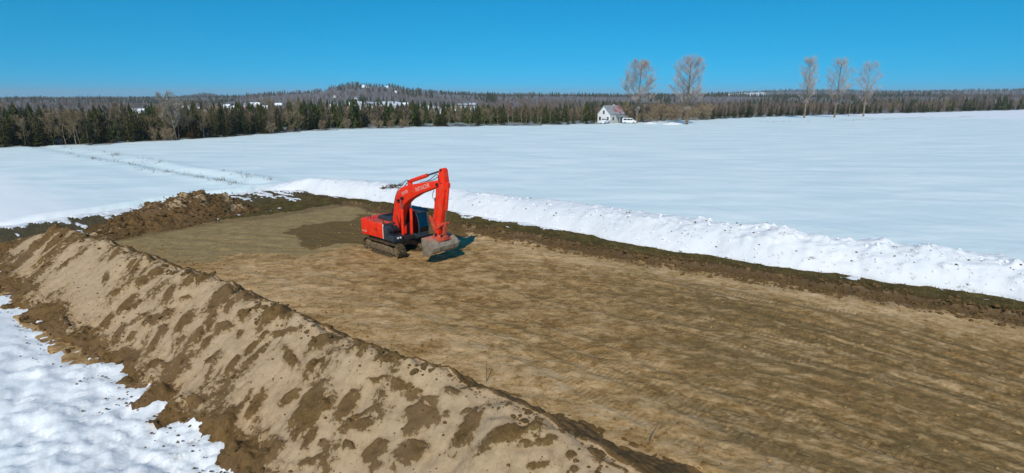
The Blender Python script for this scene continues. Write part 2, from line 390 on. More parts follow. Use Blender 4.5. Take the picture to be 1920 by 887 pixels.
und += (1 - np.abs(fbm(XG * 0.10, flow * 0.85, 3, 37))) ** 9 * 0.035 + (1 - np.abs(fbm(XG * 0.45 + 9, YG * 0.45, 3, 38))) ** 8 * 0.05
stepR = sstep(-0.10, 0.22, eR); stepL = sstep(-0.5, 0.6, eL)
ZG = und + 0.42 * stepR * (1 - 0.3 * stepL) + 0.16 * stepL * (1 - stepR)
ZG += 0.10 * sstep(-1.6, -0.1, eR) * (1 - stepR) * (0.6 + fbm(SG * 0.8, NG * 0.8, 2, 29))       # spill at the foot of the cut
turf = np.maximum(stepR, stepL) > 0.55
ZG += turf * (fbm(XG * 1.7, YG * 1.7, 3, 27) * 0.05)
ZG += sstep(0.5, 0.0, NG - 4.8) * -0.4
# colour zones of the pad
def poly_sd(px, py, poly):
    ins = np.zeros(px.shape, bool); d = np.full(px.shape, 1e9); n = len(poly)
    for i in range(n):
        ax, ay = poly[i]; bx, by = poly[(i + 1) % n]
        t = np.clip(((px - ax) * (bx - ax) + (py - ay) * (by - ay)) / ((bx - ax) ** 2 + (by - ay) ** 2), 0, 1)
        d = np.minimum(d, np.hypot(px - ax - t * (bx - ax), py - ay - t * (by - ay)))
        if ay != by: ins ^= ((ay > py) != (by > py)) & (px < (bx - ax) * (py - ay) / (by - ay) + ax)
    return np.where(ins, d, -d)
warp_ = fbm(XG * 0.35, YG * 0.35, 4, 36) * 2.2
damp = sstep(-1.0, 1.0, warp_ + poly_sd(XG, YG, [(-18.2, 41.2), (-15.8, 43.9), (-13.2, 47.2), (-9, 46.5), (-3.2, 43.2), (-3.6, 40.5), (-5.0, 36.6), (-8, 35.4), (-10.8, 37.0), (-14.2, 37.4)]))
gravel = sstep(-1.6, 1.6, warp_ * .8 + poly_sd(XG, YG, [(-40, 36), (-21, 31.5), (-18.1, 34.6), (-14.0, 35.2), (-9, 37.0), (-6.5, 38.5), (-8, 44), (-9, 50), (-16, 56), (-40, 56)]))
sandm = np.clip(0.35 + 0.75 * np.exp(-((eR + 2.0) / 1.9) ** 2) + 0.6 * np.exp(-((NG - 15.3) / 2.3) ** 2) * sstep(-40, -25, SG) + 0.25 * sstep(-22, -30, SG), 0, 1.2)
oliv = sstep(2, 9, XG + fbm(XG * .1, YG * .1, 2, 33) * 4) * sstep(13, 17, NG) * sstep(31.5, 28.5, NG) * 0.85 + 0.12
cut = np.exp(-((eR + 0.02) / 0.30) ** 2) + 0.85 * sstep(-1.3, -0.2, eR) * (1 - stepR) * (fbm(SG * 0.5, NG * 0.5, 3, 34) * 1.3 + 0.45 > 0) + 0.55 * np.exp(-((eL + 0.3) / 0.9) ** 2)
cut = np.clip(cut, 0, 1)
TRAILS = [[(-7.8, 36.4), (-13, 41), (-19, 44.5), (-24, 46)], [(-8, 36), (-3, 32), (4, 27.5), (13, 21), (24, 14)], [(-16, 33), (-8, 29.5), (0, 24), (6, 18.5), (12, 12)], [(-9, 40), (0, 36.5), (9, 31), (18, 25.5)], [(-12, 30), (-4, 26), (2, 20.5), (7, 15)], [(0, 33), (8, 28), (16, 20.5), (22, 16)], [(-24, 40), (-16, 38.2), (-8, 36)]]
tread = np.zeros(XG.shape); tu = np.zeros(XG.shape)
for pl in TRAILS:
    best = np.full(XG.shape, 1e9); arc = np.zeros(XG.shape); acc = 0.0
    wx = XG + fbm(XG * .12, YG * .12, 2, 39) * .8; wy = YG + fbm(XG * .12 + 7, YG * .12, 2, 40) * .8
    for (ax, ay), (bx, by) in zip(pl[:-1], pl[1:]):
        L2 = (bx - ax) ** 2 + (by - ay) ** 2; tt = np.clip(((wx - ax) * (bx - ax) + (wy - ay) * (by - ay)) / L2, 0, 1)
        d = np.hypot(wx - ax - tt * (bx - ax), wy - ay - tt * (by - ay)); m = d < best
        best = np.where(m, d, best); arc = np.where(m, acc + tt * math.sqrt(L2), arc); acc += math.sqrt(L2)
    k = sstep(0.36, 0.24, np.abs(best - 1.15)); tu = np.where(k > tread, arc, tu); tread = np.maximum(tread, k)
ZG -= 0.035 * tread * (~turf)
at = {'sodden': sstep(-49, -54, SG), 'tread': tread, 'tu': tu, 'damp': damp, 'gravel': gravel, 'sand': sandm, 'olive': oliv, 'cut': cut}
V = np.stack([XG, YG, ZG], -1).reshape(-1, 3); F = grid_faces(*SG.shape)
tf = turf.reshape(-1)[F].mean(1) > 0.5
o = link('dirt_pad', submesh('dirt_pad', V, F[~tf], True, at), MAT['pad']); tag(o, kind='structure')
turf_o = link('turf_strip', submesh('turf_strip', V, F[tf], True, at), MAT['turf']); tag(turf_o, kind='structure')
def pad_z(x, y):
    s, n = sn(x, y); i = int(np.clip(np.searchsorted(sv, s), 0, len(sv) - 1)); j = int(np.clip(round((n - 4.8) / ds), 0, len(nv) - 1))
    return float(ZG[i, j])

# thin leftover snow lying in the furrows of the turf at the far corner
pm = fbm(SG * 0.24, NG * 2.3, 4, 41) + 0.35 * fbm(SG * 1.1, NG * 2.5, 3, 42)
corner = sstep(-46.5, -52, SG + (32 - NG) * 0.15)
pz = pm + 0.30 * corner * sstep(-50.0, -56, SG - 0.12 * (NG - 26)) - 0.37 + 0.6 * sstep(-56.8, -57.8, SG)
speck = fbm(SG * 0.9, NG * 0.9, 4, 43)
pz2 = np.where((NG > pad_edge(SG) + 0.9) & (SG > -52), speck - 0.47 + 0.5 * sstep(33.9, 35, NG - (pad_edge(SG) - 32)), -1)
msk = np.maximum(np.where(SG < -46.8, pz, -1), pz2)
ZP = ZG + np.clip(msk * 0.35, -0.02, 0.07) + 0.012
fm = (msk.reshape(-1)[F].mean(1) > 0.02) & tf
o = link('snow_patch', submesh('snow_patch', np.stack([XG, YG, ZP], -1).reshape(-1, 3), F[fm], True, {'dirty': np.full(SG.shape, .1)}), MAT['snow_bank'])
tag(o, kind='stuff', label='thin leftover snow streaks lying across the dark turf', cat='snow')

# ---------- ploughed snow bank along the right side
bs = np.arange(-58.5, 44, 0.13); bq = np.linspace(0, 1, 74)
BS, BQ = np.meshgrid(bs, bq, indexing='ij')
base_n = np.interp(BS, [-58, -54, -48, -42, -33, -20, -12, -4, 2, 44], [31.6, 32.6, 33.6, 33.7, 34.4, 34.2, 33.9, 34.4, 35.6, 36.2]) + fbm(BS * 0.3, BS * 0, 3, 50) * 0.55
crest_n = np.interp(BS, [-58, -54, -48, -42, -33, -20, -4, 2, 44], [33.0, 34.0, 35.8, 36.2, 37.4, 38.0, 37.6, 38.2, 38.8])
crest_z = np.interp(BS, [-59, -56.5, -53, -48, -42, -33, -15, 2, 44], [0.35, 0.9, 1.65, 1.75, 1.72, 1.9, 2.02, 2.0, 2.0]) * (1 + 0.10 * fbm(BS * 0.28, BS * 0, 3, 51) + 0.03 * fbm(BS * 1.3, BS * 0, 3, 55))
width = (crest_n - base_n)
t1 = np.clip(BQ / 0.62, 0, 1); t2 = np.clip((BQ - 0.62) / 0.38, 0, 1)
BN = base_n + width * t1 + 3.4 * t2
prof = np.where(BQ < 0.62, np.sin(t1 ** 0.86 * math.pi / 2) ** 0.95, 1 - sstep(0, 1, t2))
BZ = 0.30 + (crest_z - 0.30) * prof
lump = fbm(BS * 0.6, BN * 0.6, 4, 52, 0.5) * 0.26 + fbm(BS * 2.6, BN * 2.6, 3, 53, 0.6) * 0.05
rough_r = 0.55 + 0.75 * sstep(-22, -4, BS)
lump2 = np.maximum(fbm(BS * 1.7, BN * 1.7, 2, 54), 0) ** 1.4 * (0.20 + 0.08 * sstep(-20, -2, BS)) * rough_r
env = np.sin(np.clip(BQ * 1.02, 0, 1) * math.pi) ** 0.5
BZ += (lump * rough_r + lump2) * env * (BZ > 0)
BZ = np.where(BQ < 0.02, -0.3, BZ); BZ = np.where(BQ > 0.985, -0.2, BZ)
BX, BY = xy(BS, BN)
bd = np.clip(0.25 + 1.3 * sstep(-16, -3, BS) * (0.5 + fbm(BS * 0.3, BN * 0.5, 2, 56)) + 0.5 * (fbm(BS * 0.22, BN * 0.4, 2, 57) > 0.42), 0, 1)
o = link('snow_bank', mesh_np('snow_bank', np.stack([BX, BY, BZ], -1).reshape(-1, 3), grid_faces(*BS.shape), True, {'dirty': bd}), MAT['snow_bank'])
tag(o, 'long ploughed bank of white snow piled along the edge of the dig', 'snow bank')
snow_bank = o
def bank_pt(s, q):
    i = int(np.clip(np.searchsorted(bs, s), 0, len(bs) - 1)); j = int(q * 73); return Vector((BX[i, j], BY[i, j], BZ[i, j]))

# ------------------------------------------------------------------ soil berm in the foreground
PATCH = np.array([(-32.83,9.5,0.02,0.34,0.25,-0.04),(-31.21,8.44,-0.29,0.22,0.29,0.0),(-30.52,9.4,0.02,0.17,0.23,-0.03),(-28.18,8.98,0.12,0.26,0.28,-0.05),(-27.98,9.52,0.05,0.31,0.32,-0.05),(-29.19,8.12,0.22,0.3,0.28,-0.05),(-26.72,8.13,0.32,0.3,0.24,-0.05),(-27.52,8.01,-0.05,0.45,0.34,-0.03),(-27.61,7.24,-0.08,0.32,0.3,-0.02),(-25.1,8.86,-0.29,0.34,0.32,-0.01),(-24.42,8.14,0.52,0.41,0.27,-0.07),(-25.57,7.77,0.3,0.32,0.2,-0.04),(-22.58,8.42,-0.03,0.38,0.41,-0.05),(-24.56,9.57,0.18,0.2,0.2,-0.05),(-24.02,9.91,0.1,0.26,0.3,-0.06),(-25.14,9.77,0.28,0.1,0.18,-0.07),(-21.12,8.77,-0.23,0.28,0.26,-0.0),(-21.7,9.47,0.11,0.56,0.46,-0.08),(-20.86,9.46,-0.0,0.21,0.22,-0.03),(-20.66,10.03,0.3,0.36,0.18,-0.05),(-19.81,9.39,0.17,0.15,0.24,-0.08),(-19.36,9.92,0.38,0.19,0.11,-0.05),(-18.24,9.82,0.24,0.5,0.28,-0.07),(-17.51,9.86,0.38,0.2,0.26,-0.12),(-23.97,9.07,0.15,0.16,0.12,-0.03),(-29.81,9.9,0.59,0.03,0.15,-0.09),(-20.25,8.82,0.32,0.15,0.17,-0.07),(-23.6,7.93,0.14,0.11,0.23,-0.06),(-21.94,6.83,0.25,0.23,0.36,-0.07),(-21.23,7.04,0.15,0.12,0.23,-0.05),(-20.49,6.9,0.17,0.42,0.23,-0.03),(-20.06,7.34,0.02,0.1,0.15,-0.02),(-19.31,7.88,-0.01,0.32,0.14,-0.01),(-18.01,7.97,-0.12,0.32,0.21,-0.01),(-17.38,8.42,0.13,0.37,0.18,-0.03),(-17.91,8.62,0.06,0.26,0.19,-0.03),(-21.75,7.86,0.07,0.15,0.13,-0.02),(-21.05,8.21,-0.11,0.24,0.22,-0.01),(-20.36,8.21,-0.03,0.21,0.21,-0.02),(-23.29,7.42,-0.25,0.33,0.24,0.0),(-23.42,7.75,-0.03,0.32,0.25,-0.02),(-24.88,7.2,0.03,0.18,0.23,-0.03),(-25.79,7.03,-0.19,0.37,0.28,-0.01),(-20.14,8.76,0.27,0.17,0.19,-0.07),(-19.1,8.85,0.0,0.12,0.14,-0.02),(-15.57,7.4,-0.09,0.36,0.26,-0.01),(-15.92,6.73,-0.04,0.22,0.22,-0.0),(-17.94,6.6,0.1,0.17,0.29,-0.04),(-17.48,7.0,0.01,0.1,0.15,-0.01),(-18.14,9.68,0.18,0.51,0.25,-0.06),(-17.68,9.84,0.37,0.18,0.26,-0.12),(-16.64,10.18,0.5,0.13,0.24,-0.17),(-17.78,9.05,0.11,0.12,0.2,-0.06),(-16.83,9.36,0.48,0.23,0.14,-0.07),(-15.61,8.75,0.62,-0.17,-0.07,-0.1),(-14.85,9.54,0.35,0.43,0.29,-0.1),(-14.4,8.73,0.08,0.22,0.19,-0.04),(-13.42,9.75,0.43,0.36,0.14,-0.06),(-13.01,9.64,0.03,0.15,0.13,-0.03),(-11.95,9.8,0.42,0.16,0.17,-0.13),(-11.81,9.18,0.23,0.1,0.06,-0.04),(-10.93,9.29,0.28,0.12,0.11,-0.09),(-14.37,7.93,0.19,0.25,0.15,-0.04),(-13.45,7.96,-0.02,0.6,0.39,-0.03),(-12.98,7.7,0.17,0.65,0.25,-0.03),(-12.2,8.34,-0.03,0.42,0.24,-0.02),(-11.48,8.36,0.41,0.36,0.1,-0.04),(-11.39,8.08,0.45,0.26,0.13,-0.07),(-12.57,7.36,-0.06,0.21,0.16,0.0),(-12.03,7.42,0.09,0.06,0.11,-0.05),(-13.59,6.65,-0.0,0.35,0.46,-0.02),(-10.44,7.9,0.16,0.23,0.25,-0.07),(-9.83,9.02,0.47,0.21,0.2,-0.16),(-9.79,8.72,0.09,0.21,0.19,-0.05),(-9.45,8.21,0.32,0.33,0.25,-0.1),(-9.83,9.4,0.24,0.09,0.06,-0.06),(-9.39,9.77,0.21,0.1,0.1,-0.09),(-10.4,9.32,0.13,0.11,0.12,-0.06),(-10.12,7.66,0.06,0.11,0.16,-0.04),(-11.2,7.61,0.12,0.07,0.1,-0.05),(-11.86,7.12,0.12,0.13,0.1,-0.03),(-12.12,6.86,0.1,0.15,0.14,-0.03),(-9.16,9.3,0.09,0.06,0.06,-0.04),(-8.28,9.12,-0.06,0.43,0.25,-0.0),(-7.02,9.3,0.51,0.48,0.14,-0.08),(-6.59,9.25,0.13,0.09,0.04,-0.03),(-6.14,9.58,0.17,0.13,0.06,-0.05),(-8.7,9.55,0.08,0.09,0.06,-0.03),(-5.48,9.57,0.07,0.06,0.06,-0.05),(-4.94,9.81,0.08,0.05,0.04,-0.04),(-4.59,9.89,0.14,0.08,0.03,-0.03),(-6.03,9.03,0.17,0.11,0.05,-0.04),(-5.26,9.31,0.05,0.07,0.07,-0.03)])
gs = np.concatenate([np.arange(-52, -30, 0.10), np.arange(-30, 2.2, 0.058)]); gq = np.linspace(-1, 1, 196)
gq = np.sign(gq) * np.abs(gq) ** 0.92
GS, GQ = np.meshgrid(gs, gq, indexing='ij')
axis = 10.0 + 0.25 * fbm(GS * 0.12, GS * 0, 3, 80) + 0.12 * fbm(GS * 0.6, GS * 0, 2, 81)
hgt = np.interp(GS, [-52, -49, -44, -36, -24, -10, -5.5, -3.6, -1.6, 0.6, 2.2], [0, 0.8, 1.9, 2.35, 2.55, 2.52, 2.36, 2.12, 1.45, 0.6, 0.0]) * (1 + 0.045 * fbm(GS * 0.55, GS * 0, 3, 82))
wN = 4.15 * np.clip(hgt / 2.6, 0.25, 1) ** 0.6 * (1 + 0.05 * fbm(GS * 0.5, GS * 0, 3, 83))
wF = np.interp(GS, [-52, -20, -12, -5], [3.1, 3.2, 3.5, 3.9]) * np.clip(hgt / 2.6, 0.25, 1) ** 0.6
GN = axis + np.where(GQ < 0, GQ * wN, GQ * wF) * 1.12 - sstep(.7, 1, -GQ) * 0.35 * fbm(GS * .7, GS * 0 + 3, 3, 94)
q = np.abs(GQ) * 1.12
pr_ = np.where(q < 0.16, 1 - (q / 0.16) ** 2 * 0.085, 0.915 - (q - 0.16) / 0.84 * 0.915)
pr_ = np.clip(pr_, -0.05, 1) - 0.05 * np.sin(np.clip(q, 0, 1) * math.pi)
toe = sstep(0.62, 0.95, q)
GZ = hgt * pr_ + 0.05
# wet clod patches lying down the slope
wet = np.full(GS.shape, -1.0)
for cs, cn, as_, an, bs_, bn in PATCH:
    as_, an, bs_, bn = as_ * 1.04, an * 1.04, bs_ * 1.06, bn * 1.06
    det = as_ * bn - an * bs_
    if abs(det) < 1e-4: continue
    x = GS - cs; y = GN - cn
    near_ = (np.abs(x) < 3 * (abs(as_) + abs(bs_)) + .3) & (np.abs(y) < 3 * (abs(an) + abs(bn)) + .3)
    u = (x[near_] * bn - y[near_] * bs_) / det; v = (as_ * y[near_] - an * x[near_]) / det
    rs = max(math.hypot(as_, an), math.hypot(bs_, bn)); mn = min(math.hypot(as_, an), math.hypot(bs_, bn))
    val = (1.0 - (np.abs(u) ** 2.3 + np.abs(v) ** 2.3) ** (1 / 2.3)) * (0.55 + 0.45 * min(1, mn / 0.3))
    wet[near_] = np.maximum(wet[near_], val)
extra = fbm(GS * 0.9 + GN * 0.35, GN * 0.55, 4, 84) * 1.9 - 0.78                     # more patches, drawn out down the slope
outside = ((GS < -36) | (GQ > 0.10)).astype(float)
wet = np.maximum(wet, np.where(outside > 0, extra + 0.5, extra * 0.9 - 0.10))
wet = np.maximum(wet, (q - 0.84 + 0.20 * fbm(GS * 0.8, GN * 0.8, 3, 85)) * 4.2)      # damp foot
wet = np.maximum(wet, np.where(GQ > 0.07, 0.62 - 0.6 * np.abs(fbm(GS * 0.5, GN * 0.5, 3, 86)), -1))  # back face darkened all over: dark soil plus shade put into the colour
wetm = sstep(-0.25, 0.25, wet + 0.35 * fbm(GS * 3.2, GN * 3.2, 3, 87))
face = np.clip(1.2 - q, 0, 1)
GZ += 0.13 * wetm * np.clip(0.35 + fbm(GS * 2.6, GN * 2.6, 3, 88, .6), 0, 2) + 0.045 * wetm
GZ += fbm(GS * 0.55, GN * 0.45, 4, 89) * 0.20 + fbm(GS * 2.6, GN * 2.6, 4, 90, 0.65) * 0.075
GZ += toe * (GQ < 0) * np.maximum(fbm(GS * 1.3, GN * 1.3, 4, 91), -.1) * 0.55
GZ += fbm(GS * 2.4, GN * 0.45, 4, 79, .6) * 0.055 * (GQ < -.05)               # runnels down the face
crestm = np.exp(-((GQ + .03) / 0.13) ** 2)
GZ += crestm * (np.maximum(fbm(GS * 0.7, GN * 0.9, 3, 92), -.15) * 0.42 + fbm(GS * 2.6, GN * 2.6, 2, 93) * 0.06) * np.clip(hgt, 0, 1)
GX, GY = xy(GS, GN)
berm_root = empty('soil_berm', (*xy(-18, 10), 0))
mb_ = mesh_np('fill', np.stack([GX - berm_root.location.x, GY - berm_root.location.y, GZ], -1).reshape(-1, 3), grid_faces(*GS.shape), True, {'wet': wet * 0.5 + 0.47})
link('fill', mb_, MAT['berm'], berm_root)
tag(berm_root, 'long berm of tan sandy fill blotched with dark damp soil', 'soil berm')

# clods: a handful of broken-earth shapes, shared by all copies
rnd = random.Random(5)
def clod_mesh(name, seed, sub=2):
    bm = bmesh.new(); bmesh.ops.create_icosphere(bm, subdivisions=sub, radius=1.0); rg = random.Random(seed)
    pl = [(Vector((rg.gauss(0,1), rg.gauss(0,1), rg.gauss(0,1))).normalized(), rg.uniform(.45,.8)) for _ in range(7)]
    for v in bm.verts:
        for n, d in pl:
            k = v.co.dot(n)
            if k > d: v.co -= n * (k - d) * 0.85
        v.co *= rg.uniform(.9, 1.08)
    me = bpy.data.meshes.new(name); bm.to_mesh(me); bm.free(); me.materials.append(MAT['clod']); return me
CLODS = [clod_mesh('clod', 100 + i) for i in range(6)]
def put_clod(parent, p, size):
    o = bpy.data.objects.new('clod', rnd.choice(CLODS)); C.objects.link(o); o.parent = parent
    o.location = Vector(p) - parent.location
    o.rotation_euler = (rnd.uniform(-.4,.4), rnd.uniform(-.4,.4), rnd.uniform(0, 6.28))
    o.scale = (size * rnd.uniform(.8, 1.5), size * rnd.uniform(.8, 1.4), size * rnd.uniform(.35, .65))
    return o
def crumbs(name, pts, parent, mat, flat=0.7):
    """small crumbs of earth, joined"""
    base = np.array([(1,0,0),(.3,.9,.1),(-.8,.55,0),(-.8,-.6,.1),(.35,-.9,0),(.45,.1,.8),(-.3,.3,.85),(-.1,-.45,.75),(0,0,-.6)]); NB_ = 9
    tri = np.array([(0,1,5),(1,6,5),(1,2,6),(2,3,6),(3,7,6),(3,4,7),(4,0,5),(4,5,7),(5,6,7),(1,0,8),(2,1,8),(3,2,8),(4,3,8),(0,4,8)])
    rg = np.random.RandomState(len(pts)); n = len(pts); P = np.array([p[:3] for p in pts]); sz = np.array([p[3] for p in pts])
    a = rg.rand(n) * 6.28; c, s_ = np.cos(a), np.sin(a)
    B = base[None] * (sz[:, None, None] * rg.uniform(.75, 1.2, (n, NB_, 3)))
    Vx = B[..., 0] * c[:, None] - B[..., 1] * s_[:, None]; Vy = B[..., 0] * s_[:, None] + B[..., 1] * c[:, None]
    VV = np.stack([Vx, Vy, B[..., 2] * flat], -1) + (P - np.array(parent.location))[:, None]
    FF = tri[None] + (np.arange(n) * NB_)[:, None, None]
    o = link(name, mesh_np(name, VV.reshape(-1, 3), FF.reshape(-1, 3), False), mat, parent); o['kind'] = 'stuff'; return o
def berm_at(s, qv):
    i = int(np.clip(np.searchsorted(gs, s), 0, len(gs) - 1)); j = int(np.argmin(np.abs(gq - qv))); return (GX[i, j], GY[i, j], GZ[i, j])
wl = np.argwhere((wetm > .9) & (GQ < -.05) & (GQ > -.85) & (GS > -40))
for k in range(90):                                                     # clods lying in the damp patches
    i, j = wl[rnd.randrange(len(wl))]; put_clod(berm_root, (GX[i, j], GY[i, j], GZ[i, j] - .01), rnd.uniform(.05, .15))
for k in range(170):                                                     # along the crest and the foot
    s = rnd.uniform(-44, -1.5)
    qv = rnd.gauss(0.0, 0.06) if k < 110 else rnd.uniform(-0.97, -0.80)
    x, y, z = berm_at(s, qv); sz = rnd.choice([rnd.uniform(.05, .14), rnd.uniform(.06, .19)]) if k < 110 else rnd.uniform(.07, .22)
    put_clod(berm_root, (x, y, z - sz * 0.02), sz)
pts = []
for k in range(6000):
    s = rnd.uniform(-46, 0); qv = rnd.choice([rnd.uniform(-0.98, 0.3), rnd.gauss(0.03, .06), -0.97 + abs(rnd.gauss(0, .12))])
    x, y, z = berm_at(s, max(-.99, min(.99, qv))); pts.append((x, y, z, min(.075, .014 + rnd.expovariate(60))))
crumbs('soil_crumbs', pts, berm_root, MAT['clod'])
# crumbs that rolled onto the snow in front
pts = []
for k in range(300):
    s = rnd.uniform(-48, -2); n = 5.75 - abs(rnd.gauss(0, .6)); x, y = xy(s, n)
    pts.append((x, y, 0.42 + fbm(np.array([x * .9]), np.array([y * .9]), 5, 5, .62)[0] * .24 + .05 - .3 * float(sstep(2.6, 5.6, n)) + float(fbm(np.array([x * .05]), np.array([y * .05]), 4, 3)[0]) * .22 + .03, rnd.uniform(.015, .06)))
def loose_crumbs(name, pts, mat, label, cat):
    r0 = empty('tmp'); o = crumbs(name, pts, r0, mat); o.parent = None; bpy.data.objects.remove(r0); tag(o, label, cat, kind='stuff'); return o
loose_crumbs('soil_crumbs', pts, MAT['clod'], 'dark soil crumbs scattered on the snow at the foot of the berm', 'soil crumbs')
# pad litter: stones and crumbs on the graded soil
pts = []
for k in range(4500):
    s = rnd.uniform(-44, 12); n = rnd.uniform(13.4, 31.5) if k > 1500 else rnd.gauss(14.2, .8)
    if n < 13.2: continue
    x, y = xy(s, n); pts.append((x, y, pad_z(x, y) + .004, min(.09, .015 + rnd.expovariate(45))))
loose_crumbs('pad_crumbs', pts, MAT['pad'], 'small soil lumps and stones littering the graded pad', 'soil crumbs')
# broken turf and spill along the cut edge
pts = []
for k in range(3800):
    s = rnd.uniform(-40, 16); n = float(pad_edge(s)) + rnd.gauss(-0.35, .45); x, y = xy(s, n)
    pts.append((x, y, pad_z(x, y) + .01, min(.2, .03 + rnd.expovariate(22))))
loose_crumbs('cut_edge_crumbs', pts, MAT['clod'], 'broken dark soil lumps along the cut edge below the turf', 'soil crumbs')

# ------------------------------------------------------------------ heap of topsoil at the far end
hroot = empty('soil_heap', (*xy(-50, 19), 0.1))
hu = np.linspace(-1, 1, 150); hv = np.linspace(-1, 1, 84)
HU, HV = np.meshgrid(hu, hv, indexing='ij')
HN = 19.1 + HU * 6.6; HS = -49.6 + HV * 3.0 + 0.5 * fbm(HN * 0.4, HV * 0, 2, 95) - 0.05 * (HN - 18)
ridge = np.interp(HN, [11.4, 12.6, 14.5, 16, 18, 20, 21.2, 22.8, 24.5, 25.8], [0, .08, .40, .85, 1.25, 1.6, 1.65, 1.3, .7, 0]) * 1.30
HZ = ridge * (1 - np.abs(HV) ** 1.35) + 0.05
lm = np.clip(ridge, 0, 1) * (1 - np.abs(HV) ** 2)
HZ += lm * (np.abs(fbm(HN * 0.9, HS * 0.9, 3, 96)) * 0.9 - 0.22 + fbm(HN * 2.2, HS * 2.2, 3, 97) * 0.22)
HZ = np.where((np.abs(HV) > .985) | (np.abs(HU) > .99), -0.15, HZ)
HX, HY = xy(HS, HN)
hw = 0.74 + 0.85 * fbm(HN * 0.55, HS * 0.8, 3, 98) - 0.30 * sstep(0.9, 1.5, HZ) * (fbm(HN * .35, HS * .35, 2, 99) > -0.1) + 0.35 * sstep(0.55, 1.0, np.abs(HV))
link('fill', mesh_np('fill', np.stack([HX - hroot.location.x, HY - hroot.location.y, HZ], -1).reshape(-1, 3), grid_faces(*HU.shape), True, {'wet': hw}), MAT['topsoil'], hroot)
tag(hroot, 'lumpy heap of dark topsoil with lighter sand on its top', 'soil heap')
pts = []
for k in range(220):
    i = rnd.randrange(6, 144); j = int(min(80, max(3, rnd.gauss(52, 16))))
    sz = .06 + min(.2, rnd.expovariate(14)); put_clod(hroot, (HX[i, j], HY[i, j], HZ[i, j] + 0.1 + sz * .2), sz)
for k in range(4000):
    i = rnd.randrange(0, 150); j = rnd.randrange(0, 84); pts.append((HX[i, j] + rnd.gauss(0, .3), HY[i, j] + rnd.gauss(0, .3), max(.16, HZ[i, j] + .1), rnd.uniform(.02, .09)))
crumbs('soil_crumbs', pts, hroot, MAT['clod'])

# ------------------------------------------------------------------ dry grass on the turf strip, weeds
def blades(name, roots, hmin, hmax, wid, mat, seed):
    rg = np.random.RandomState(seed); P = np.array(roots); n = len(P)
    a = rg.rand(n) * 6.28; h = rg.uniform(hmin, hmax, n); ln = rg.uniform(.3, 1.1, n) * h
    d = rg.rand(n) * 6.28; w = wid * rg.uniform(.6, 1.4, n)
    p0 = P + np.stack([np.cos(a) * w, np.sin(a) * w, -0.02 + 0 * w], -1); p1 = P - np.stack([np.cos(a) * w, np.sin(a) * w, 0.02 + 0 * w], -1)
    p2 = P + np.stack([np.cos(d) * ln, np.sin(d) * ln, h], -1)
    VV = np.stack([p0, p1, p2], 1).reshape(-1, 3)
    return link(name, mesh_np(name, VV, np.arange(3 * n).reshape(-1, 3), False), mat)
def mat_straw(name, a, b):
    t = NT(name); return t.bsdf(t.mix(t.step(t.noise(t.pos(), 3.0, 4), .35, .65), a, b), 0.9, Specular_IOR_Level=0.1)
MAT['straw'] = mat_straw('dead_grass', (0.075, 0.062, 0.022), (0.19, 0.145, 0.06))
MAT['weed'] = mat_straw('dry_weed', (0.13, 0.09, 0.05), (0.26, 0.19, 0.11))
rg = np.random.RandomState(8); roots = []
ii = np.argwhere(turf); sel = ii[rg.randint(0, len(ii), 60000)]
for i, j in sel:
    if NG[i, j] < 36.2 and SG[i, j] > -58: roots.append((XG[i, j] + rg.uniform(-.06, .06), YG[i, j] + rg.uniform(-.06, .06), ZG[i, j]))
o = blades('dead_grass', roots, .03, .13, .018, MAT['straw'], 1); tag(o, 'short dead brown and olive grass on the turf strip', 'grass', kind='stuff')
roots = []
def field_z(x, y):
    x = np.array([x], float); y = np.array([y], float); d = seg_d(x, y, DITCH)
    s, n = sn(x, y)
    return float((ground_h(x, y) + fbm(x * .05, y * .05, 4, 3) * .22 + 0.22 * np.exp(-((d - 2.2) / 1.3) ** 2) - .25 * np.exp(-(d / 1.5) ** 2))[0])
for k in range(80):
    t_ = rnd.random(); s0 = rnd.choice([0, 1, 2, 3]); a, b = DITCH[s0], DITCH[s0 + 1]
    off = rnd.choice([-2.2, 2.0]) + rnd.gauss(0, .35)
    x = a[0] + (b[0] - a[0]) * t_ + off * 0.6; y = a[1] + (b[1] - a[1]) * t_ + off * 0.8
    for m in range(rnd.randrange(3, 14)): xx, yy = x + rnd.gauss(0, .35), y + rnd.gauss(0, .35); roots.append((xx, yy, field_z(xx, yy)))
for k in range(70):                                                     # stubble showing through far out on the field
    x = rnd.uniform(95, 230); y = 215 + (x - 95) * 0.42 + rnd.gauss(0, 4)
    for m in range(14): xx, yy = x + rnd.gauss(0, 1.5), y + rnd.gauss(0, .5); roots.append((xx, yy, field_z(xx, yy)))
o = blades('dry_weeds', roots, .15, .6, .022, MAT['weed'], 2); tag(o, 'dry weed stalks poking through the snow along the ditch', 'weeds', kind='stuff')
# brush caught in the snow bank, a few tufts and clods on it
def brush(p, n, rad, label):
    mb = MB()
    for k in range(n):
        a = rnd.uniform(0, 6.28); d = Vector((math.cos(a), math.sin(a), rnd.uniform(.1, .9))).normalized() * rnd.uniform(.4, 1) * rad
        b = Vector((rnd.gauss(0, .25), rnd.gauss(0, .25), -.08)) * rad
        mb.tube([b, b + d * .5 + Vector((0, 0, .05)), b + d], [.03, .022, .008], 4)
    o = mb.build('brush', MAT['weed_dark']); o.location = p; tag(o, label, 'brush'); return o
MAT['weed_dark'] = mat_straw('dark_brush', (0.05, 0.04, 0.03), (0.13, 0.10, 0.07))
brush(bank_pt(-41.3, .52), 46, .95, 'tangle of dark brush sticking out of the snow bank behind the excavator')
brush(bank_pt(-42.2, .36), 20, .55, 'smaller bit of dark brush low on the snow bank behind the excavator')
pts = []
for k in range(330):
    s = rnd.uniform(-20, 12) if k > 120 else rnd.uniform(-50, -10); q_ = rnd.uniform(.08, .66); p = bank_pt(s, q_); pts.append((p.x, p.y, p.z + .01, .015 + min(.07, rnd.expovariate(45))))
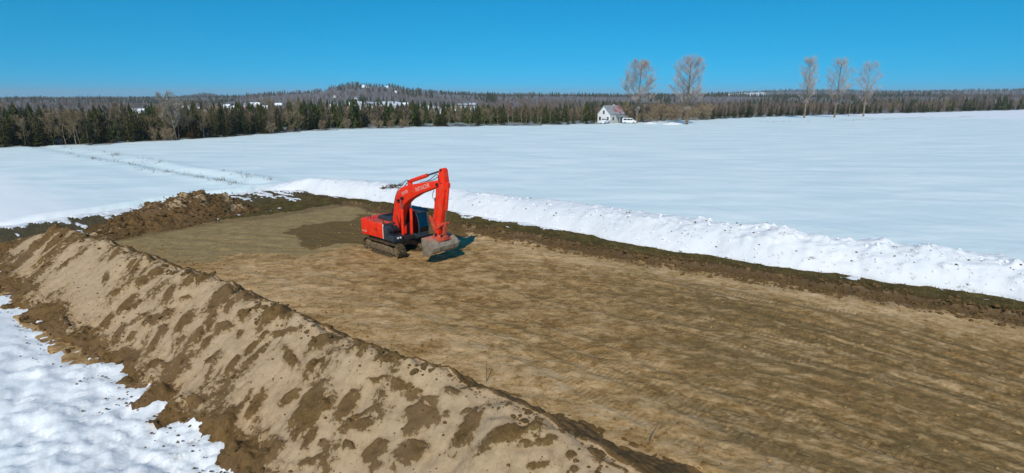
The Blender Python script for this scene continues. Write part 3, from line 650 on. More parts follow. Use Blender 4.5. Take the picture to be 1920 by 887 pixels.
loose_crumbs('bank_soil_specks', pts, MAT['clod'], 'specks of dark soil on the face of the snow bank', 'soil specks')
lp = []
for k in range(260):
    s = rnd.uniform(-40, 16); q_ = abs(rnd.gauss(0, .16)) if k % 2 else rnd.uniform(.4, .66); p = bank_pt(min(s, 40), min(q_, .7)); lp.append((p.x, p.y, p.z - .01, rnd.uniform(.04, .15)))
o = crumbs('snow_lumps', lp, snow_bank, MAT['snow_clean'], 0.85)

# wooden stakes in the pad
MAT['stake'] = simple('weathered_stake', (0.16, 0.12, 0.08), .85)
for (x, y, h_, lean, lab) in ((-0.95, 18.3, .85, .03, 'thin upright survey stake in the pad beside the berm crest'), (4.15, 14.6, .6, .22, 'short leaning stake at the end of the berm')):
    z = pad_z(x, y); o = MB().tube([(0, 0, -.1), (lean * .4, 0, h_ * .5), (lean, 0, h_)], [.018, .016, .012], 6).build('stake', MAT['stake']); o.location = (x, y, z); tag(o, lab, 'stake')

# ------------------------------------------------------------------ excavator (x forward, y left, z up; machine frame)
DUST = (0.30, 0.22, 0.13)
MAT['red'] = simple('orange_red_paint', (0.97, 0.033, 0.007), .5, .14, 2.2, dirt=(0.55, 0.15, 0.07), dirt_amt=.5, spec=.25)
MAT['red_dull'] = simple('dusty_red_paint', (0.62, 0.075, 0.035), .6, .25, 3.0, dirt=(0.42, 0.22, 0.13), dirt_amt=.65)
MAT['navy'] = simple('dark_slate_paint', (0.030, 0.042, 0.058), .45, .2, 2.0, dirt=(0.12, 0.10, 0.07), dirt_amt=.3)
MAT['black'] = simple('black_steel', (0.018, 0.018, 0.018), .55, .3)
MAT['rubber'] = simple('hose_rubber', (0.015, 0.015, 0.016), .6, .2)
MAT['chrome'] = simple('cylinder_rod', (0.62, 0.62, 0.64), .22, .05, metallic=1.0)
MAT['track'] = simple('muddy_steel', (0.10, 0.072, 0.04), .9, .4, 4.0, dirt=(0.28, 0.20, 0.115), dirt_amt=.9, spec=.2)
MAT['track_frame'] = simple('muddy_frame', (0.17, 0.122, 0.07), .9, .35, 3.0, dirt=(0.34, 0.25, 0.15), dirt_amt=.7, spec=.2)
MAT['worn'] = simple('worn_bucket_steel', (0.30, 0.25, 0.19), .6, .3, 3.0, metallic=.25, dirt=DUST, dirt_amt=.7)
MAT['decal'] = simple('faded_decal', (0.80, 0.42, 0.34), .6, .15, 6.0, dirt=(0.75, 0.10, 0.05), dirt_amt=.6)
MAT['edge_highlight'] = simple('pale_edge_highlight', (0.78, 0.66, 0.60), .5, .1)
MAT['seat'] = simple('seat_fabric', (0.035, 0.075, 0.05), .85, .2)
MAT['lamp'] = simple('lamp_lens', (0.85, 0.85, 0.82), .15, .02)
t = NT('cab_glass')
tr = t.node('ShaderNodeBsdfTransparent', {'Color': (0.88, 0.93, 0.91)}); gl = t.node('ShaderNodeBsdfGlossy', {'Color': (0.9, 0.95, 1.0), 'Roughness': 0.03})
fz = t.node('ShaderNodeFresnel', {'IOR': 1.45}); mx = t.node('ShaderNodeMixShader', {0: fz.outputs[0], 1: tr.outputs[0], 2: gl.outputs[0]})
t.t.links.new(mx.outputs[0], t.out.inputs['Surface']); MAT['glass'] = t.m
# bucket: painted top, paint worn away towards the cutting edge
t = NT('bucket_paint'); p = t.obj(); sz_ = t.node('ShaderNodeSeparateXYZ', {0: p}).outputs[2]
nn = t.noise(p, 4.0, 6, .7); f = t.step(t.math('ADD', sz_, t.math('MULTIPLY', t.math('SUBTRACT', nn, .5), .9)), 1.58, 1.74)
col = t.mix(f, t.mix(t.step(nn, .4, .6), (0.26, 0.21, 0.15), (0.36, 0.30, 0.22)), t.mix(t.step(t.noise(p, 9, 5), .4, .6), (0.55, 0.14, 0.08), (0.55, 0.30, 0.22)))
MAT['bucket'] = t.bsdf(col, .6, t.bump(nn, .2, .02), Metallic=.1)

EX = empty('excavator', (-7.85, 36.45, pad_z(-7.85, 36.45) - 0.01))
tag(EX, 'orange-red crawler excavator standing on the graded soil with its arm folded down', 'excavator')
YT, YU = R(-43), R(-41)
def part(mb, name, mat, up=True, parent=None, bevel=0, smooth=False):
    if parent is None: return mb.build(name, MAT[mat], EX, bevel, smooth, YU if up else YT)
    return mb.build(name, MAT[mat], parent, bevel, smooth)
# --- undercarriage
LT, RT = 1.62, 0.43                                          # half distance between wheel centres, end radius
def stadium(n):
    per = 4 * LT + 2 * math.pi * RT; out = []
    for i in range(n):
        d = per * i / n
        if d < 2 * LT: out.append((-LT + d, -RT + (0), 0, 0))
        elif d < 2 * LT + math.pi * RT:
            a = (d - 2 * LT) / RT - math.pi / 2; out.append((LT + RT * math.cos(a), RT * math.sin(a), a + math.pi / 2, 1))
        elif d < 4 * LT + math.pi * RT:
            e = d - 2 * LT - math.pi * RT; sag = 0.035 * math.sin(math.pi * e / (2 * LT) * 2) ** 2; out.append((LT - e, RT - sag, math.pi, 2))
        else:
            a = (d - 4 * LT - math.pi * RT) / RT + math.pi / 2; out.append((-LT + RT * math.cos(a), RT * math.sin(a), a + math.pi / 2, 3))
    return out
ZC = RT + 0.04
for sgn in (-1, 1):
    yc = sgn * 1.15; mb = MB()
    for (x, z, a, k) in stadium(48):
        rot = Matrix.Rotation(-a, 3, 'Y'); c = Vector((x, yc, z + ZC))
        nrm = rot @ Vector((0, 0, -1))
        mb.box(c, (0.165, 0.60, 0.028), rot)                                     # shoe
        for off in (-0.055, 0.0, 0.055): mb.box(c + rot @ Vector((off, 0, -0.022)), (0.014, 0.58, 0.022), rot)
        mb.box(c - nrm * 0.055 + Vector((0, .11, 0)), (0.15, 0.035, 0.075), rot); mb.box(c - nrm * 0.055 - Vector((0, .11, 0)), (0.15, 0.035, 0.075), rot)
    tr_ = part(mb, 'track', 'track', False)
    fr_ = MB().prism([(-1.35, .26), (1.25, .26), (1.25, .55), (0.9, .66), (-0.9, .66), (-1.35, .58)], yc - .17, yc + .17)
    part(fr_, 'track_frame', 'track_frame', False, tr_, .03)
    def wheel(nm, x, z, r, w):
        m = MB().tube([(x, yc - w, z), (x, yc - w * .75, z), (x, yc - w * .7, z), (x, yc + w * .7, z), (x, yc + w * .75, z), (x, yc + w, z)], [r * .45, r * .5, r, r, r * .5, r * .45], 24)
        return part(m, nm, 'track_frame' if nm != 'roller' else 'track', False, tr_, 0, True)
    wheel('idler', LT, ZC, RT - .07, .16)
    sp = wheel('sprocket', -LT, ZC, RT - .09, .2)
    m = MB()
    for k in range(21):
        a = k * 2 * math.pi / 21; m.box((-LT + (RT - .07) * math.cos(a), yc, ZC + (RT - .07) * math.sin(a)), (.07, .06, .07), Matrix.Rotation(-a, 3, 'Y'))
    part(m, 'sprocket_teeth', 'track', False, tr_)
    for k in range(7): wheel('roller', -1.17 + k * .39, .20, .12, .2)
    for x in (-.55, .6): wheel('roller', x, .74, .08, .14)
m = MB().prism([(-.75, .5), (.75, .5), (.62, .88), (-.62, .88)], -.62, .62)
for sx in (-1, 1):
    for sy in (-1, 1): m.add([Vector((sx * .95, sy * 1.02, .34)), Vector((sx * .55, sy * 1.02, .34)), Vector((sx * .2, sy * .5, .55)), Vector((sx * .6, sy * .3, .55)),
                              Vector((sx * .95, sy * 1.02, .60)), Vector((sx * .55, sy * 1.02, .60)), Vector((sx * .2, sy * .5, .86)), Vector((sx * .6, sy * .3, .86))],
                             ((0,1,2,3),(4,5,6,7),(0,1,5,4),(1,2,6,5),(2,3,7,6),(3,0,4,7)))
part(m, 'carbody', 'track_frame', False)
part(MB().tube([(0, 0, .86), (0, 0, 1.02)], .62, 32), 'swing_bearing', 'black', False, None, 0, True)
# --- upper structure
m = MB().bb(-2.15, 1.35, -.42, .42, 1.0, 1.22); m.bb(-2.0, 1.25, -1.28, -.42, 1.02, 1.16).bb(-2.0, 1.6, .42, 1.30, 1.02, 1.14)
part(m, 'deck', 'black', True, None, .01)
def rounded_rear(x0, xm, hw, z0, z1, n=9):
    """plan outline with a rounded tail, extruded upwards"""
    pl = [(x0, -hw)]
    for k in range(n + 1):
        a = -math.pi / 2 - k / n * math.pi; pl.append((xm + (0.42 * math.cos(a)), hw * .999 * (math.copysign(abs(math.sin(a)) ** .45, math.sin(a)))))
    pl += [(x0, hw)]
    k = len(pl); mb = MB()
    lo = [(x, y, z0) for x, y in pl]; hi = [(x * .995, y, z1) for x, y in pl]
    mb.add(lo + hi, [tuple(range(k)), tuple(range(2 * k - 1, k - 1, -1))] + [(i, (i + 1) % k, (i + 1) % k + k, i + k) for i in range(k)])
    return mb
cw = part(rounded_rear(-1.62, -2.2, 1.33, 1.08, 2.12), 'counterweight', 'red', True, None, .06)
# right-hand side doors (red), seams left between them
sd = part(MB().bb(-1.605, -.62, -1.345, -1.27, 1.12, 2.12), 'side_door', 'red', True, None, .018)
part(MB().bb(-.70, -.66, -1.37, -1.345, 1.55, 1.70), 'door_handle', 'black', True, sd)
sd = part(MB().bb(-.605, .18, -1.345, -1.27, 1.12, 2.08), 'side_door', 'red', True, None, .018)
part(MB().bb(-.52, -.48, -1.37, -1.345, 1.55, 1.70), 'door_handle', 'black', True, sd)
part(MB().bb(.185, .235, -1.350, -1.26, 1.10, 2.10), 'highlight_strip', 'edge_highlight', True, None, .015)  # pale strip added for the highlight along the rounded front corner
for k, x0 in enumerate((-1.5, -1.0)): part(MB().bb(x0, x0 + .30, 1.275, 1.345, 1.15, 2.1), 'side_door', 'navy', True, None, .01)
part(MB().bb(-1.6, -.1, .42, 1.30, 1.14, 2.08), 'pump_housing', 'navy', True, None, .03)
part(MB().bb(-1.6, .18, -1.27, .42, 1.2, 2.06), 'engine_housing', 'navy', True, None, .02)
part(MB().bb(-1.6, .17, -1.29, -.50, 2.065, 2.13), 'top_panel', 'red_dull', True, None, .02)
hd = part(MB().prism([(-1.58, 2.07), (-.18, 2.07), (-.26, 2.30), (-.5, 2.36), (-1.4, 2.36), (-1.52, 2.30)], -.47, .95), 'engine_hood', 'navy', True, None, .04)
m = MB()
for k in range(7): m.bb(-1.35 + k * .13, -1.29 + k * .13, -.3, .75, 2.362, 2.378)
part(m, 'hood_louvers', 'black', True, hd)
part(MB().tube([(-1.25, .62, 2.3), (-1.25, .62, 2.62), (-1.30, .62, 2.72)], .065, 12), 'exhaust_pipe', 'black', True, None, 0, True)
part(MB().tube([(-2.1, -.85, 2.1), (-2.1, -.85, 2.22), (-2.1, -.75, 2.27), (-2.1, -.65, 2.22), (-2.1, -.65, 2.1)], .022, 8), 'lifting_eye', 'black', True, None, 0, True)
part(MB().tube([(-1.7, -.9, 2.1), (-1.7, -.9, 2.45)], .018, 8), 'antenna', 'black', True)
# front right: dark tank with steps, tool box and work lamp
tk = part(MB().bb(.24, .72, -1.34, -.50, 1.08, 1.98), 'fuel_tank', 'navy', True, None, .04)
part(MB().tube([(.48, -.9, 1.97), (.48, -.9, 2.05)], .07, 14), 'tank_cap', 'black', True, tk, 0, True)
tb = part(MB().bb(.73, 1.32, -1.34, -.55, 1.06, 1.46), 'tool_box', 'navy', True, None, .03)
for z, x in ((1.50, .95), (1.75, .78)): part(MB().bb(x, x + .28, -1.30, -.62, z - .02, z + .02), 'step', 'black', True)
part(MB().bb(1.10, 1.42, -1.32, -.62, .98, 1.03), 'step', 'black', True)
for yy in (-.78, -.98): part(MB().tube([(1.32, yy, 1.28), (1.36, yy, 1.28)], .065, 14), 'work_lamp', 'lamp', True, None, 0, True)
part(MB().tube([(1.25, -1.3, 1.45), (1.2, -1.3, 2.1), (.95, -1.3, 2.42), (.3, -1.3, 2.42), (.22, -1.3, 2.1)], .017, 8), 'handrail', 'black', True, None, 0, True)
part(MB().tube([(.2, -1.28, 2.12), (.2, -1.28, 2.45), (-.8, -1.28, 2.45), (-.8, -1.28, 2.12)], .015, 8), 'handrail', 'black', True, None, 0, True)
# --- cab
cab = part(MB().bb(.0, 1.72, .46, 1.34, 1.12, 1.30).bb(.0, .10, .46, 1.34, 1.30, 1.95).bb(1.58, 1.74, .46, 1.34, 1.30, 1.42), 'cab', 'navy', True, None, .02)
m = MB()
for yy in (.50, 1.30):
    m.tube([(.06, yy, 1.9), (.06, yy, 2.84)], .055, 8); m.tube([(.86, yy, 1.25), (.86, yy, 2.86)], .045, 8)
    m.tube([(1.70, yy, 1.3), (1.74, yy, 1.75), (1.62, yy, 2.45), (1.42, yy, 2.84)], .045, 8)
    m.tube([(.86, yy, 1.28), (1.70, yy, 1.28)], .03, 8)
part(m, 'cab_pillars', 'navy', True, cab, 0, True)
part(MB().bb(.12, .82, .465, .52, 1.28, 1.98), 'cab_side_panel', 'navy', True, cab, .01)
part(MB().bb(.12, .82, 1.28, 1.335, 1.28, 1.98), 'cab_side_panel', 'navy', True, cab, .01)
part(MB().prism([(-.03, 2.84), (1.50, 2.84), (1.78, 2.78), (1.80, 2.81), (1.50, 2.95), (.05, 2.97), (-.03, 2.93)], .42, 1.38), 'cab_roof', 'navy', True, cab, .025)
def pane(pts, t_=0.008):
    a = [Vector(p) for p in pts]; nrm = (a[1] - a[0]).cross(a[2] - a[0]).normalized() * t_
    k = len(a); return MB().add(a + [p + nrm for p in a], [tuple(range(k)), tuple(range(2 * k - 1, k - 1, -1))] + [(i, (i + 1) % k, (i + 1) % k + k, i + k) for i in range(k)])
for yy in (.50, 1.30):
    part(pane([(.12, yy, 1.98), (.82, yy, 1.98), (.82, yy, 2.83), (.12, yy, 2.83)]), 'window_pane', 'glass', True, cab)
    part(pane([(.91, yy, 1.32), (1.66, yy, 1.32), (1.70, yy, 1.75), (1.58, yy, 2.45), (1.40, yy, 2.83), (.91, yy, 2.83)]), 'window_pane', 'glass', True, cab)
part(pane([(1.72, .54, 1.42), (1.72, 1.26, 1.42), (1.76, 1.26, 1.75), (1.76, .54, 1.75)]), 'window_pane', 'glass', True, cab)
part(pane([(1.76, .54, 1.77), (1.76, 1.26, 1.77), (1.45, 1.26, 2.82), (1.45, .54, 2.82)]), 'window_pane', 'glass', True, cab)
part(pane([(.05, .56, 1.97), (.05, 1.24, 1.97), (.05, 1.24, 2.82), (.05, .56, 2.82)]), 'window_pane', 'glass', True, cab)
part(MB().bb(.42, .95, .66, 1.14, 1.45, 1.60).box((.42, .9, 1.90), (.13, .46, .66), Matrix.Rotation(R(-8), 3, 'Y')).bb(.30, .42, .75, 1.05, 2.24, 2.42), 'driver_seat', 'seat', True, cab, .04)
part(MB().bb(.55, .95, .56, .64, 1.55, 1.75).bb(.55, .95, 1.16, 1.24, 1.55, 1.75).tube([(.9, .6, 1.75), (.93, .6, 1.95)], .02, 6).tube([(.9, 1.2, 1.75), (.93, 1.2, 1.95)], .02, 6), 'control_console', 'black', True, cab)
part(MB().tube([(1.66, 1.34, 2.1), (1.75, 1.52, 2.1)], .012, 6).bb(1.72, 1.77, 1.45, 1.62, 1.98, 2.28), 'mirror', 'black', True)
part(MB().tube([(1.30, -1.3, 2.1), (1.38, -1.42, 2.15)], .012, 6).bb(1.36, 1.41, -1.5, -1.34, 2.05, 2.3), 'mirror', 'black', True)
# --- boom, arm, linkage
BOOM = [(-.02, 1.52), (.34, 1.50), (.55, 1.85), (.92, 2.95), (1.25, 3.42), (1.75, 3.78), (2.75, 4.28), (4.45, 4.88), (4.66, 5.02), (4.68, 5.22), (4.50, 5.32), (2.9, 5.0), (1.6, 4.72), (.95, 4.50), (.48, 4.10), (.20, 3.45), (-.02, 2.6), (-.18, 1.75)]
bo = part(MB().prism(BOOM, -.27, .27), 'boom', 'red', True, None, .03)
part(MB().bb(-.30, .50, -.55, -.36, 1.15, 1.95).bb(-.30, .50, .30, .44, 1.15, 1.95), 'boom_bracket', 'red', True, None, .03)
part(MB().tube([(.15, -.60, 1.66), (.15, .47, 1.66)], .085, 16), 'boom_pin', 'black', True, None, 0, True)
for sy in (-1, 1):
    y_ = sy * .37
    cy = part(MB().tube([(1.08, y_, 1.22), (1.10, y_, 1.45), (1.12, y_, 3.05), (1.12, y_, 3.10)], [.06, .105, .105, .09], 14), 'boom_cylinder', 'red', True, None, 0, True)
    part(MB().tube([(1.12, y_, 3.08), (1.13, y_, 3.80)], .05, 12), 'cylinder_rod', 'chrome', True, cy, 0, True)
part(MB().tube([(1.08, -.5, 1.22), (1.08, .5, 1.22)], .07, 12), 'cylinder_pin', 'black', True)
part(MB().tube([(1.13, -.44, 3.82), (1.13, .44, 3.82)], .10, 14), 'cylinder_pin', 'black', True, None, 0, True)
part(MB().bb(1.45, 1.75, -.10, .10, 4.70, 5.02), 'cylinder_lug', 'red', True, bo, .02)
ac = part(MB().tube([(1.58, 0, 4.95), (1.75, 0, 5.00), (3.35, 0, 5.50), (3.40, 0, 5.515)], [.07, .125, .125, .10], 16), 'arm_cylinder', 'red', True, None, 0, True)
part(MB().tube([(3.38, 0, 5.51), (4.86, 0, 5.96)], .055, 12), 'cylinder_rod', 'navy', True, ac, 0, True)
ARM = [(4.70, 6.02), (4.92, 6.10), (5.06, 6.00), (5.16, 5.30), (5.02, 4.30), (4.70, 2.75), (4.45, 1.92), (4.26, 1.80), (4.10, 1.92), (4.16, 2.80), (4.28, 4.20), (4.34, 4.85), (4.50, 5.20)]
ar = part(MB().prism(ARM, -.20, .20), 'arm', 'red', True, None, .025)
part(MB().tube([(4.56, -.34, 5.08), (4.56, .34, 5.08)], .10, 16), 'arm_pin', 'black', True, None, 0, True)
part(MB().tube([(4.87, -.24, 5.98), (4.87, .24, 5.98)], .08, 16), 'arm_pin', 'black', True, None, 0, True)
part(MB().prism([(4.85, 5.35), (5.35, 5.2), (5.35, 4.95), (5.05, 4.75)], -.11, .11), 'cylinder_lug', 'red', True, ar, .02)
bc = part(MB().tube([(5.27, 0, 5.10), (5.24, 0, 4.92), (5.02, 0, 3.55), (5.01, 0, 3.50)], [.06, .10, .10, .085], 14), 'bucket_cylinder', 'red', True, None, 0, True)
part(MB().tube([(5.01, 0, 3.52), (4.90, 0, 2.70)], .045, 12), 'cylinder_rod', 'chrome', True, bc, 0, True)
for y_ in (-.25, .25):
    part(MB().prism([(4.30, 2.30), (4.40, 2.22), (4.98, 2.62), (4.92, 2.74)], y_ - .03, y_ + .03), 'link_arm', 'red_dull', True, None, .01)
part(MB().prism([(4.84, 2.72), (4.96, 2.72), (4.86, 1.82), (4.72, 1.82)], -.13, .13), 'bucket_link', 'red_dull', True, None, .02)
# thumb folded against the arm, with its cylinder
th_ = part(MB().prism([(4.12, 2.05), (3.98, 2.10), (3.66, 2.75), (3.58, 3.0), (3.72, 3.02), (3.88, 2.75), (4.20, 2.25)], -.22, -.14).prism([(4.12, 2.05), (3.98, 2.10), (3.66, 2.75), (3.58, 3.0), (3.72, 3.02), (3.88, 2.75), (4.20, 2.25)], .14, .22).prism([(3.80, 2.45), (3.95, 2.45), (3.75, 2.85), (3.65, 2.85)], -.14, .14), 'thumb', 'red_dull', True, None, .012)
part(MB().tube([(4.22, 0, 4.05), (4.08, 0, 3.95), (3.98, 0, 3.10), (3.90, 0, 2.75)], [.05, .085, .085, .05], 12), 'thumb_cylinder', 'red', True, None, 0, True)
part(MB().prism([(4.18, 4.25), (4.02, 4.12), (4.02, 3.95), (4.24, 3.9)], -.08, .08), 'thumb_bracket', 'black', True, None, .01)
# tilt coupler between arm and bucket
part(MB().bb(3.98, 4.90, -.22, .22, 1.55, 1.86), 'coupler', 'red_dull', True, None, .03)
part(MB().tube([(4.26, -.3, 1.86), (4.26, .3, 1.86)], .085, 14), 'bucket_pin', 'black', True, None, 0, True)
part(MB().tube([(4.79, -.3, 1.86), (4.79, .3, 1.86)], .075, 14), 'bucket_pin', 'black', True, None, 0, True)
# bucket: curved shell, two end plates, cutting edge; opening towards the cab
bow = [(3.72, 1.66), (4.15, 1.68), (4.62, 1.62), (4.95, 1.42), (5.08, 1.12), (5.00, .82), (4.72, .60), (4.30, .46), (3.88, .36)]
th2 = .045
bow = [(4.3 + (x - 4.3) * .84, z * .82 + .30) for x, z in bow]
HB = 1.05; mb = MB(); k = len(bow)
inner = [(x + (4.35 - x) / math.hypot(4.35 - x, 1.15 - z) * th2, z + (1.15 - z) / math.hypot(4.35 - x, 1.15 - z) * th2) for x, z in bow]
mb.prism(bow + inner[::-1], -HB, HB)
bk = part(mb, 'bucket', 'bucket', True)
for y_ in (-HB, HB): part(MB().prism([(x, z) for x, z in bow] + [(3.90, 1.08)], y_ - .03, y_ + .03), 'end_plate', 'worn', True, bk, .008)
part(MB().prism([(3.981, 0.571), (3.796, 0.546), (3.796, 0.575), (3.981, 0.628)], -HB - .03, HB + .03), 'cutting_edge', 'worn', True, bk)
part(MB().prism([(3.796, 1.628), (3.796, 1.710), (4.216, 1.727), (4.216, 1.669)], -HB, HB), 'top_rib', 'bucket', True, bk, .01)
for y_ in (-.55, .55): part(MB().prism([(4.468, 1.645), (4.863, 1.448), (4.972, 1.218), (4.905, 0.972), (4.938, 0.956), (5.014, 1.227), (4.888, 1.497), (4.485, 1.694)], y_ - .04, y_ + .04), 'wear_strap', 'worn', True, bk)
part(MB().prism([(4.090, 1.661), (4.846, 1.530), (4.804, 1.710), (4.090, 1.743)], -.5, .5), 'mount_plate', 'red_dull', True, bk, .015)
# hoses
def hose(pts, r=.022):
    out = []
    P = [Vector(p) for p in pts]
    for i in range(len(P) - 1):
        a, b, c, d = P[max(i-1, 0)], P[i], P[i+1], P[min(i+2, len(P)-1)]
        for t_ in (0, .25, .5, .75):
            out.append(.5 * ((2*b) + (c-a)*t_ + (2*a-5*b+4*c-d)*t_*t_ + (3*b-a-3*c+d)*t_**3))
    out.append(P[-1]); return MB().tube(out, r, 6)
for yy in (-.16, .16):
    part(hose([(-.05, yy, 2.2), (-.12, yy, 2.8), (.12, yy, 3.6), (.45, yy, 4.2), (.9, yy, 4.6), (1.2, yy, 4.85), (1.5, yy, 5.05), (1.8, yy * 1.3, 5.0)]), 'hydraulic_hose', 'rubber', True, None, 0, True)
    part(hose([(2.9, yy * 1.3, 5.04), (3.6, yy * 1.3, 5.2), (4.2, yy * 1.5, 5.5), (4.55, yy * 1.4, 5.7), (4.75, yy * 1.3, 5.2), (5.1, yy, 5.2)]), 'hydraulic_hose', 'rubber', True, None, 0, True)
    part(hose([(.95, yy * 2.9, 1.3), (.8, yy * 2.9, 1.9), (.6, yy * 2.4, 2.3), (.4, yy * 1.9, 2.6)]), 'hydraulic_hose', 'rubber', True, None, 0, True)
part(hose([(4.2, -.22, 4.7), (4.08, -.24, 4.4), (4.10, -.22, 4.1)], .018), 'hydraulic_hose', 'rubber', True)
part(MB().bb(.60, .80, -.40, -.27, 3.55, 3.70).tube([(.70, -.34, 3.62), (.78, -.36, 3.56)], .05, 10), 'boom_lamp', 'black', True)
# lettering: flat raised decals on the right-hand side of boom and counterweight
def lettering(txt, size, M4, mat, parent, name='lettering'):
    cu = bpy.data.curves.new(name, 'FONT'); cu.body = txt; cu.size = size; cu.extrude = .003; cu.offset = size * .025; cu.align_x = 'CENTER'; cu.align_y = 'CENTER'
    tmp = bpy.data.objects.new('tmp', cu); C.objects.link(tmp)
    dg = bpy.context.evaluated_depsgraph_get(); dg.update()
    me = bpy.data.meshes.new_from_object(tmp.evaluated_get(dg)); bpy.data.objects.remove(tmp); me.materials.clear(); me.name = name
    me.transform(M4); return link(name, me, MAT[mat], parent)
side = Matrix.Rotation(R(90), 4, 'X')                        # text plane XZ, facing -y
lettering('HITACHI', .36, Matrix.Translation((3.15, -.274, 4.73)) @ Matrix.Rotation(R(-19), 4, 'Y') @ side, 'decal', bo)
lettering('ZAXIS', .26, Matrix.Translation((1.35, -.274, 4.22)) @ Matrix.Rotation(R(-22), 4, 'Y') @ side, 'decal', bo)
lettering('HITACHI', .14, Matrix.Translation((-1.92, -1.335, 1.32)) @ side, 'decal', cw)

# ------------------------------------------------------------------ trees
def mat_tree(name, a, b, rough=.9):
    t = NT(name); r = t.rnd(); n = t.noise(t.obj(), .6, 3)
    c = t.mix(r, a, b); c = t.mix(t.step(n, .35, .65), t.mix(.35, c, (0, 0, 0)), c)
    return t.bsdf(c, rough, Specular_IOR_Level=0.1)
MAT['bark_pale'] = mat_tree('pale_bark', (0.30, 0.25, 0.19), (0.42, 0.37, 0.29))
MAT['bark'] = mat_tree('grey_bark', (0.19, 0.14, 0.09), (0.32, 0.25, 0.17))
MAT['twig'] = mat_tree('bare_twigs', (0.22, 0.155, 0.085), (0.36, 0.27, 0.155))
MAT['twig_red'] = mat_tree('reddish_twigs', (0.20, 0.115, 0.072), (0.28, 0.17, 0.105))
MAT['brush_twig'] = mat_tree('tan_brush', (0.30, 0.22, 0.13), (0.44, 0.33, 0.205))
MAT['poplar_twig'] = mat_tree('poplar_twigs', (0.49, 0.40, 0.355), (0.55, 0.45, 0.40))
MAT['needle'] = mat_tree('conifer_needles', (0.040, 0.050, 0.012), (0.110, 0.104, 0.024))
MAT['needle_rust'] = mat_tree('rusty_needles', (0.13, 0.070, 0.014), (0.16, 0.085, 0.018))

def bare_tree(seed, H, spread, nlimb, ntwig, trunk_r, fork=0.25, upright=0.75, tl=0.11, tw=0.02, levels=2, stems=1, top=.97):
    """trunk with limbs (mesh 1) and the crown of branches and twigs (mesh 2)"""
    g_ = random.Random(seed); T = MB(); B = MB(); tips = []; UP = Vector((0, 0, 1))
    def bend(p, d, L, r0, r1, n, wob, mb, sides):
        pts = [p]; rs = [r0]
        for i in range(n):
            d = (d + Vector((g_.gauss(0, wob), g_.gauss(0, wob), g_.gauss(0, wob * .4))) + UP * 0.06).normalized()
            p = p + d * (L / n); pts.append(p); rs.append(r0 + (r1 - r0) * (i + 1) / n)
        mb.tube(pts, rs, sides, cap=False); return pts, d
    def sub(p, d, L, r, lev):
        pts, dd_ = bend(p, d, L, r, r * .35, 4, .10, B, 3)
        for q_ in pts[1:]: tips.append((q_, dd_, L, lev))
        if lev <= 0: return
        for k in range(g_.randrange(3, 6)):
            i = g_.randrange(1, len(pts)); a = g_.uniform(0, 6.28); sd = Vector((math.cos(a), math.sin(a), g_.uniform(-.1, .5)))
            sub(pts[i], (dd_ * g_.uniform(.7, 1.2) + sd * g_.uniform(.5, .9)).normalized(), L * g_.uniform(.4, .65), r * .5, lev - 1)
    big = H > 15
    def env(q_): return (math.hypot(q_.x, q_.y) / (spread * 1.05)) ** 2 + ((q_.z - H * .62) / (H * .40)) ** 2
    for st in range(stems):
        a0 = g_.uniform(0, 6.28); off = Vector((math.cos(a0), math.sin(a0), 0)) * (0 if stems == 1 else g_.uniform(.1, .5))
        d0 = (UP + off * (0.0 if stems == 1 else .45)).normalized(); h_ = H * (1 if st == 0 else g_.uniform(.7, .95))
        tp, _ = bend(off - UP * .15, d0, h_ * .93, trunk_r, trunk_r * .15, 9, .018 if big else .045, T, 7)
        for k in range(nlimb):
            f = fork + (1 - fork) * ((k + g_.random()) / nlimb) ** 1.05; f = min(f, top)
            idx = f * 9; i = int(idx); p = tp[i].lerp(tp[min(i + 1, 9)], idx - i)
            a = k * 2.4 + g_.uniform(-.5, .5); out = Vector((math.cos(a), math.sin(a), 0))
            tt_ = (f - fork) / (1 - fork); el = upright + g_.uniform(-.2, .2) + (.35 * tt_ - .30 if H > 15 else 0); d = (out * math.cos(el) + UP * math.sin(el)).normalized()
            prof_ = math.sin(min(1, (f - fork) / (1 - fork) * .80 + .24) * math.pi) ** .8
            L = spread * (.45 + .75 * prof_) * g_.uniform(.75, 1.2); r = trunk_r * .42 * (1 - f * .7)
            if big:
                L = .6
                while L < H * .4 and env(p + d * L) < .80: L += .3
                L *= g_.uniform(.85, 1.05); r = trunk_r * .34 * (1 - f * .7)
            pts, de = bend(p, d, L, r, r * .3, 5, .10, T, 4)
            for q_ in pts[2:]:
                for m in range(2 if not big or f < .6 or g_.random() < .5 else 1):
                    a2 = g_.uniform(0, 6.28); sd = Vector((math.cos(a2), math.sin(a2), g_.uniform(0, .7)))
                    sub(q_, (de * .8 + sd * .75).normalized(), L * g_.uniform(.28, .5), r * .35, levels - 1)
    for k in range(ntwig):
        q_, d, L, lev = max((g_.choice(tips) for _ in range(2)), key=lambda e: math.hypot(e[0].x, e[0].y) - .25 * abs(e[0].z - H * (.58 if H > 15 else .62)) + g_.random() * spread * (3 if H > 15 else 1.1)); v = (d * .6 + Vector((g_.gauss(0, .6), g_.gauss(0, .6), g_.gauss(.15, .5)))).normalized()
        if big and env(q_) > 1.1: continue
        l = H * tl * g_.uniform(.4, 1.2); w = v.cross(Vector((g_.gauss(0, 1), g_.gauss(0, 1), g_.gauss(0, 1)))).normalized() * tw
        B.add([q_ - w, q_ + w, q_ + v * l], [(0, 1, 2)])
    return T.mesh('trunk', smooth=True), B.mesh('crown')
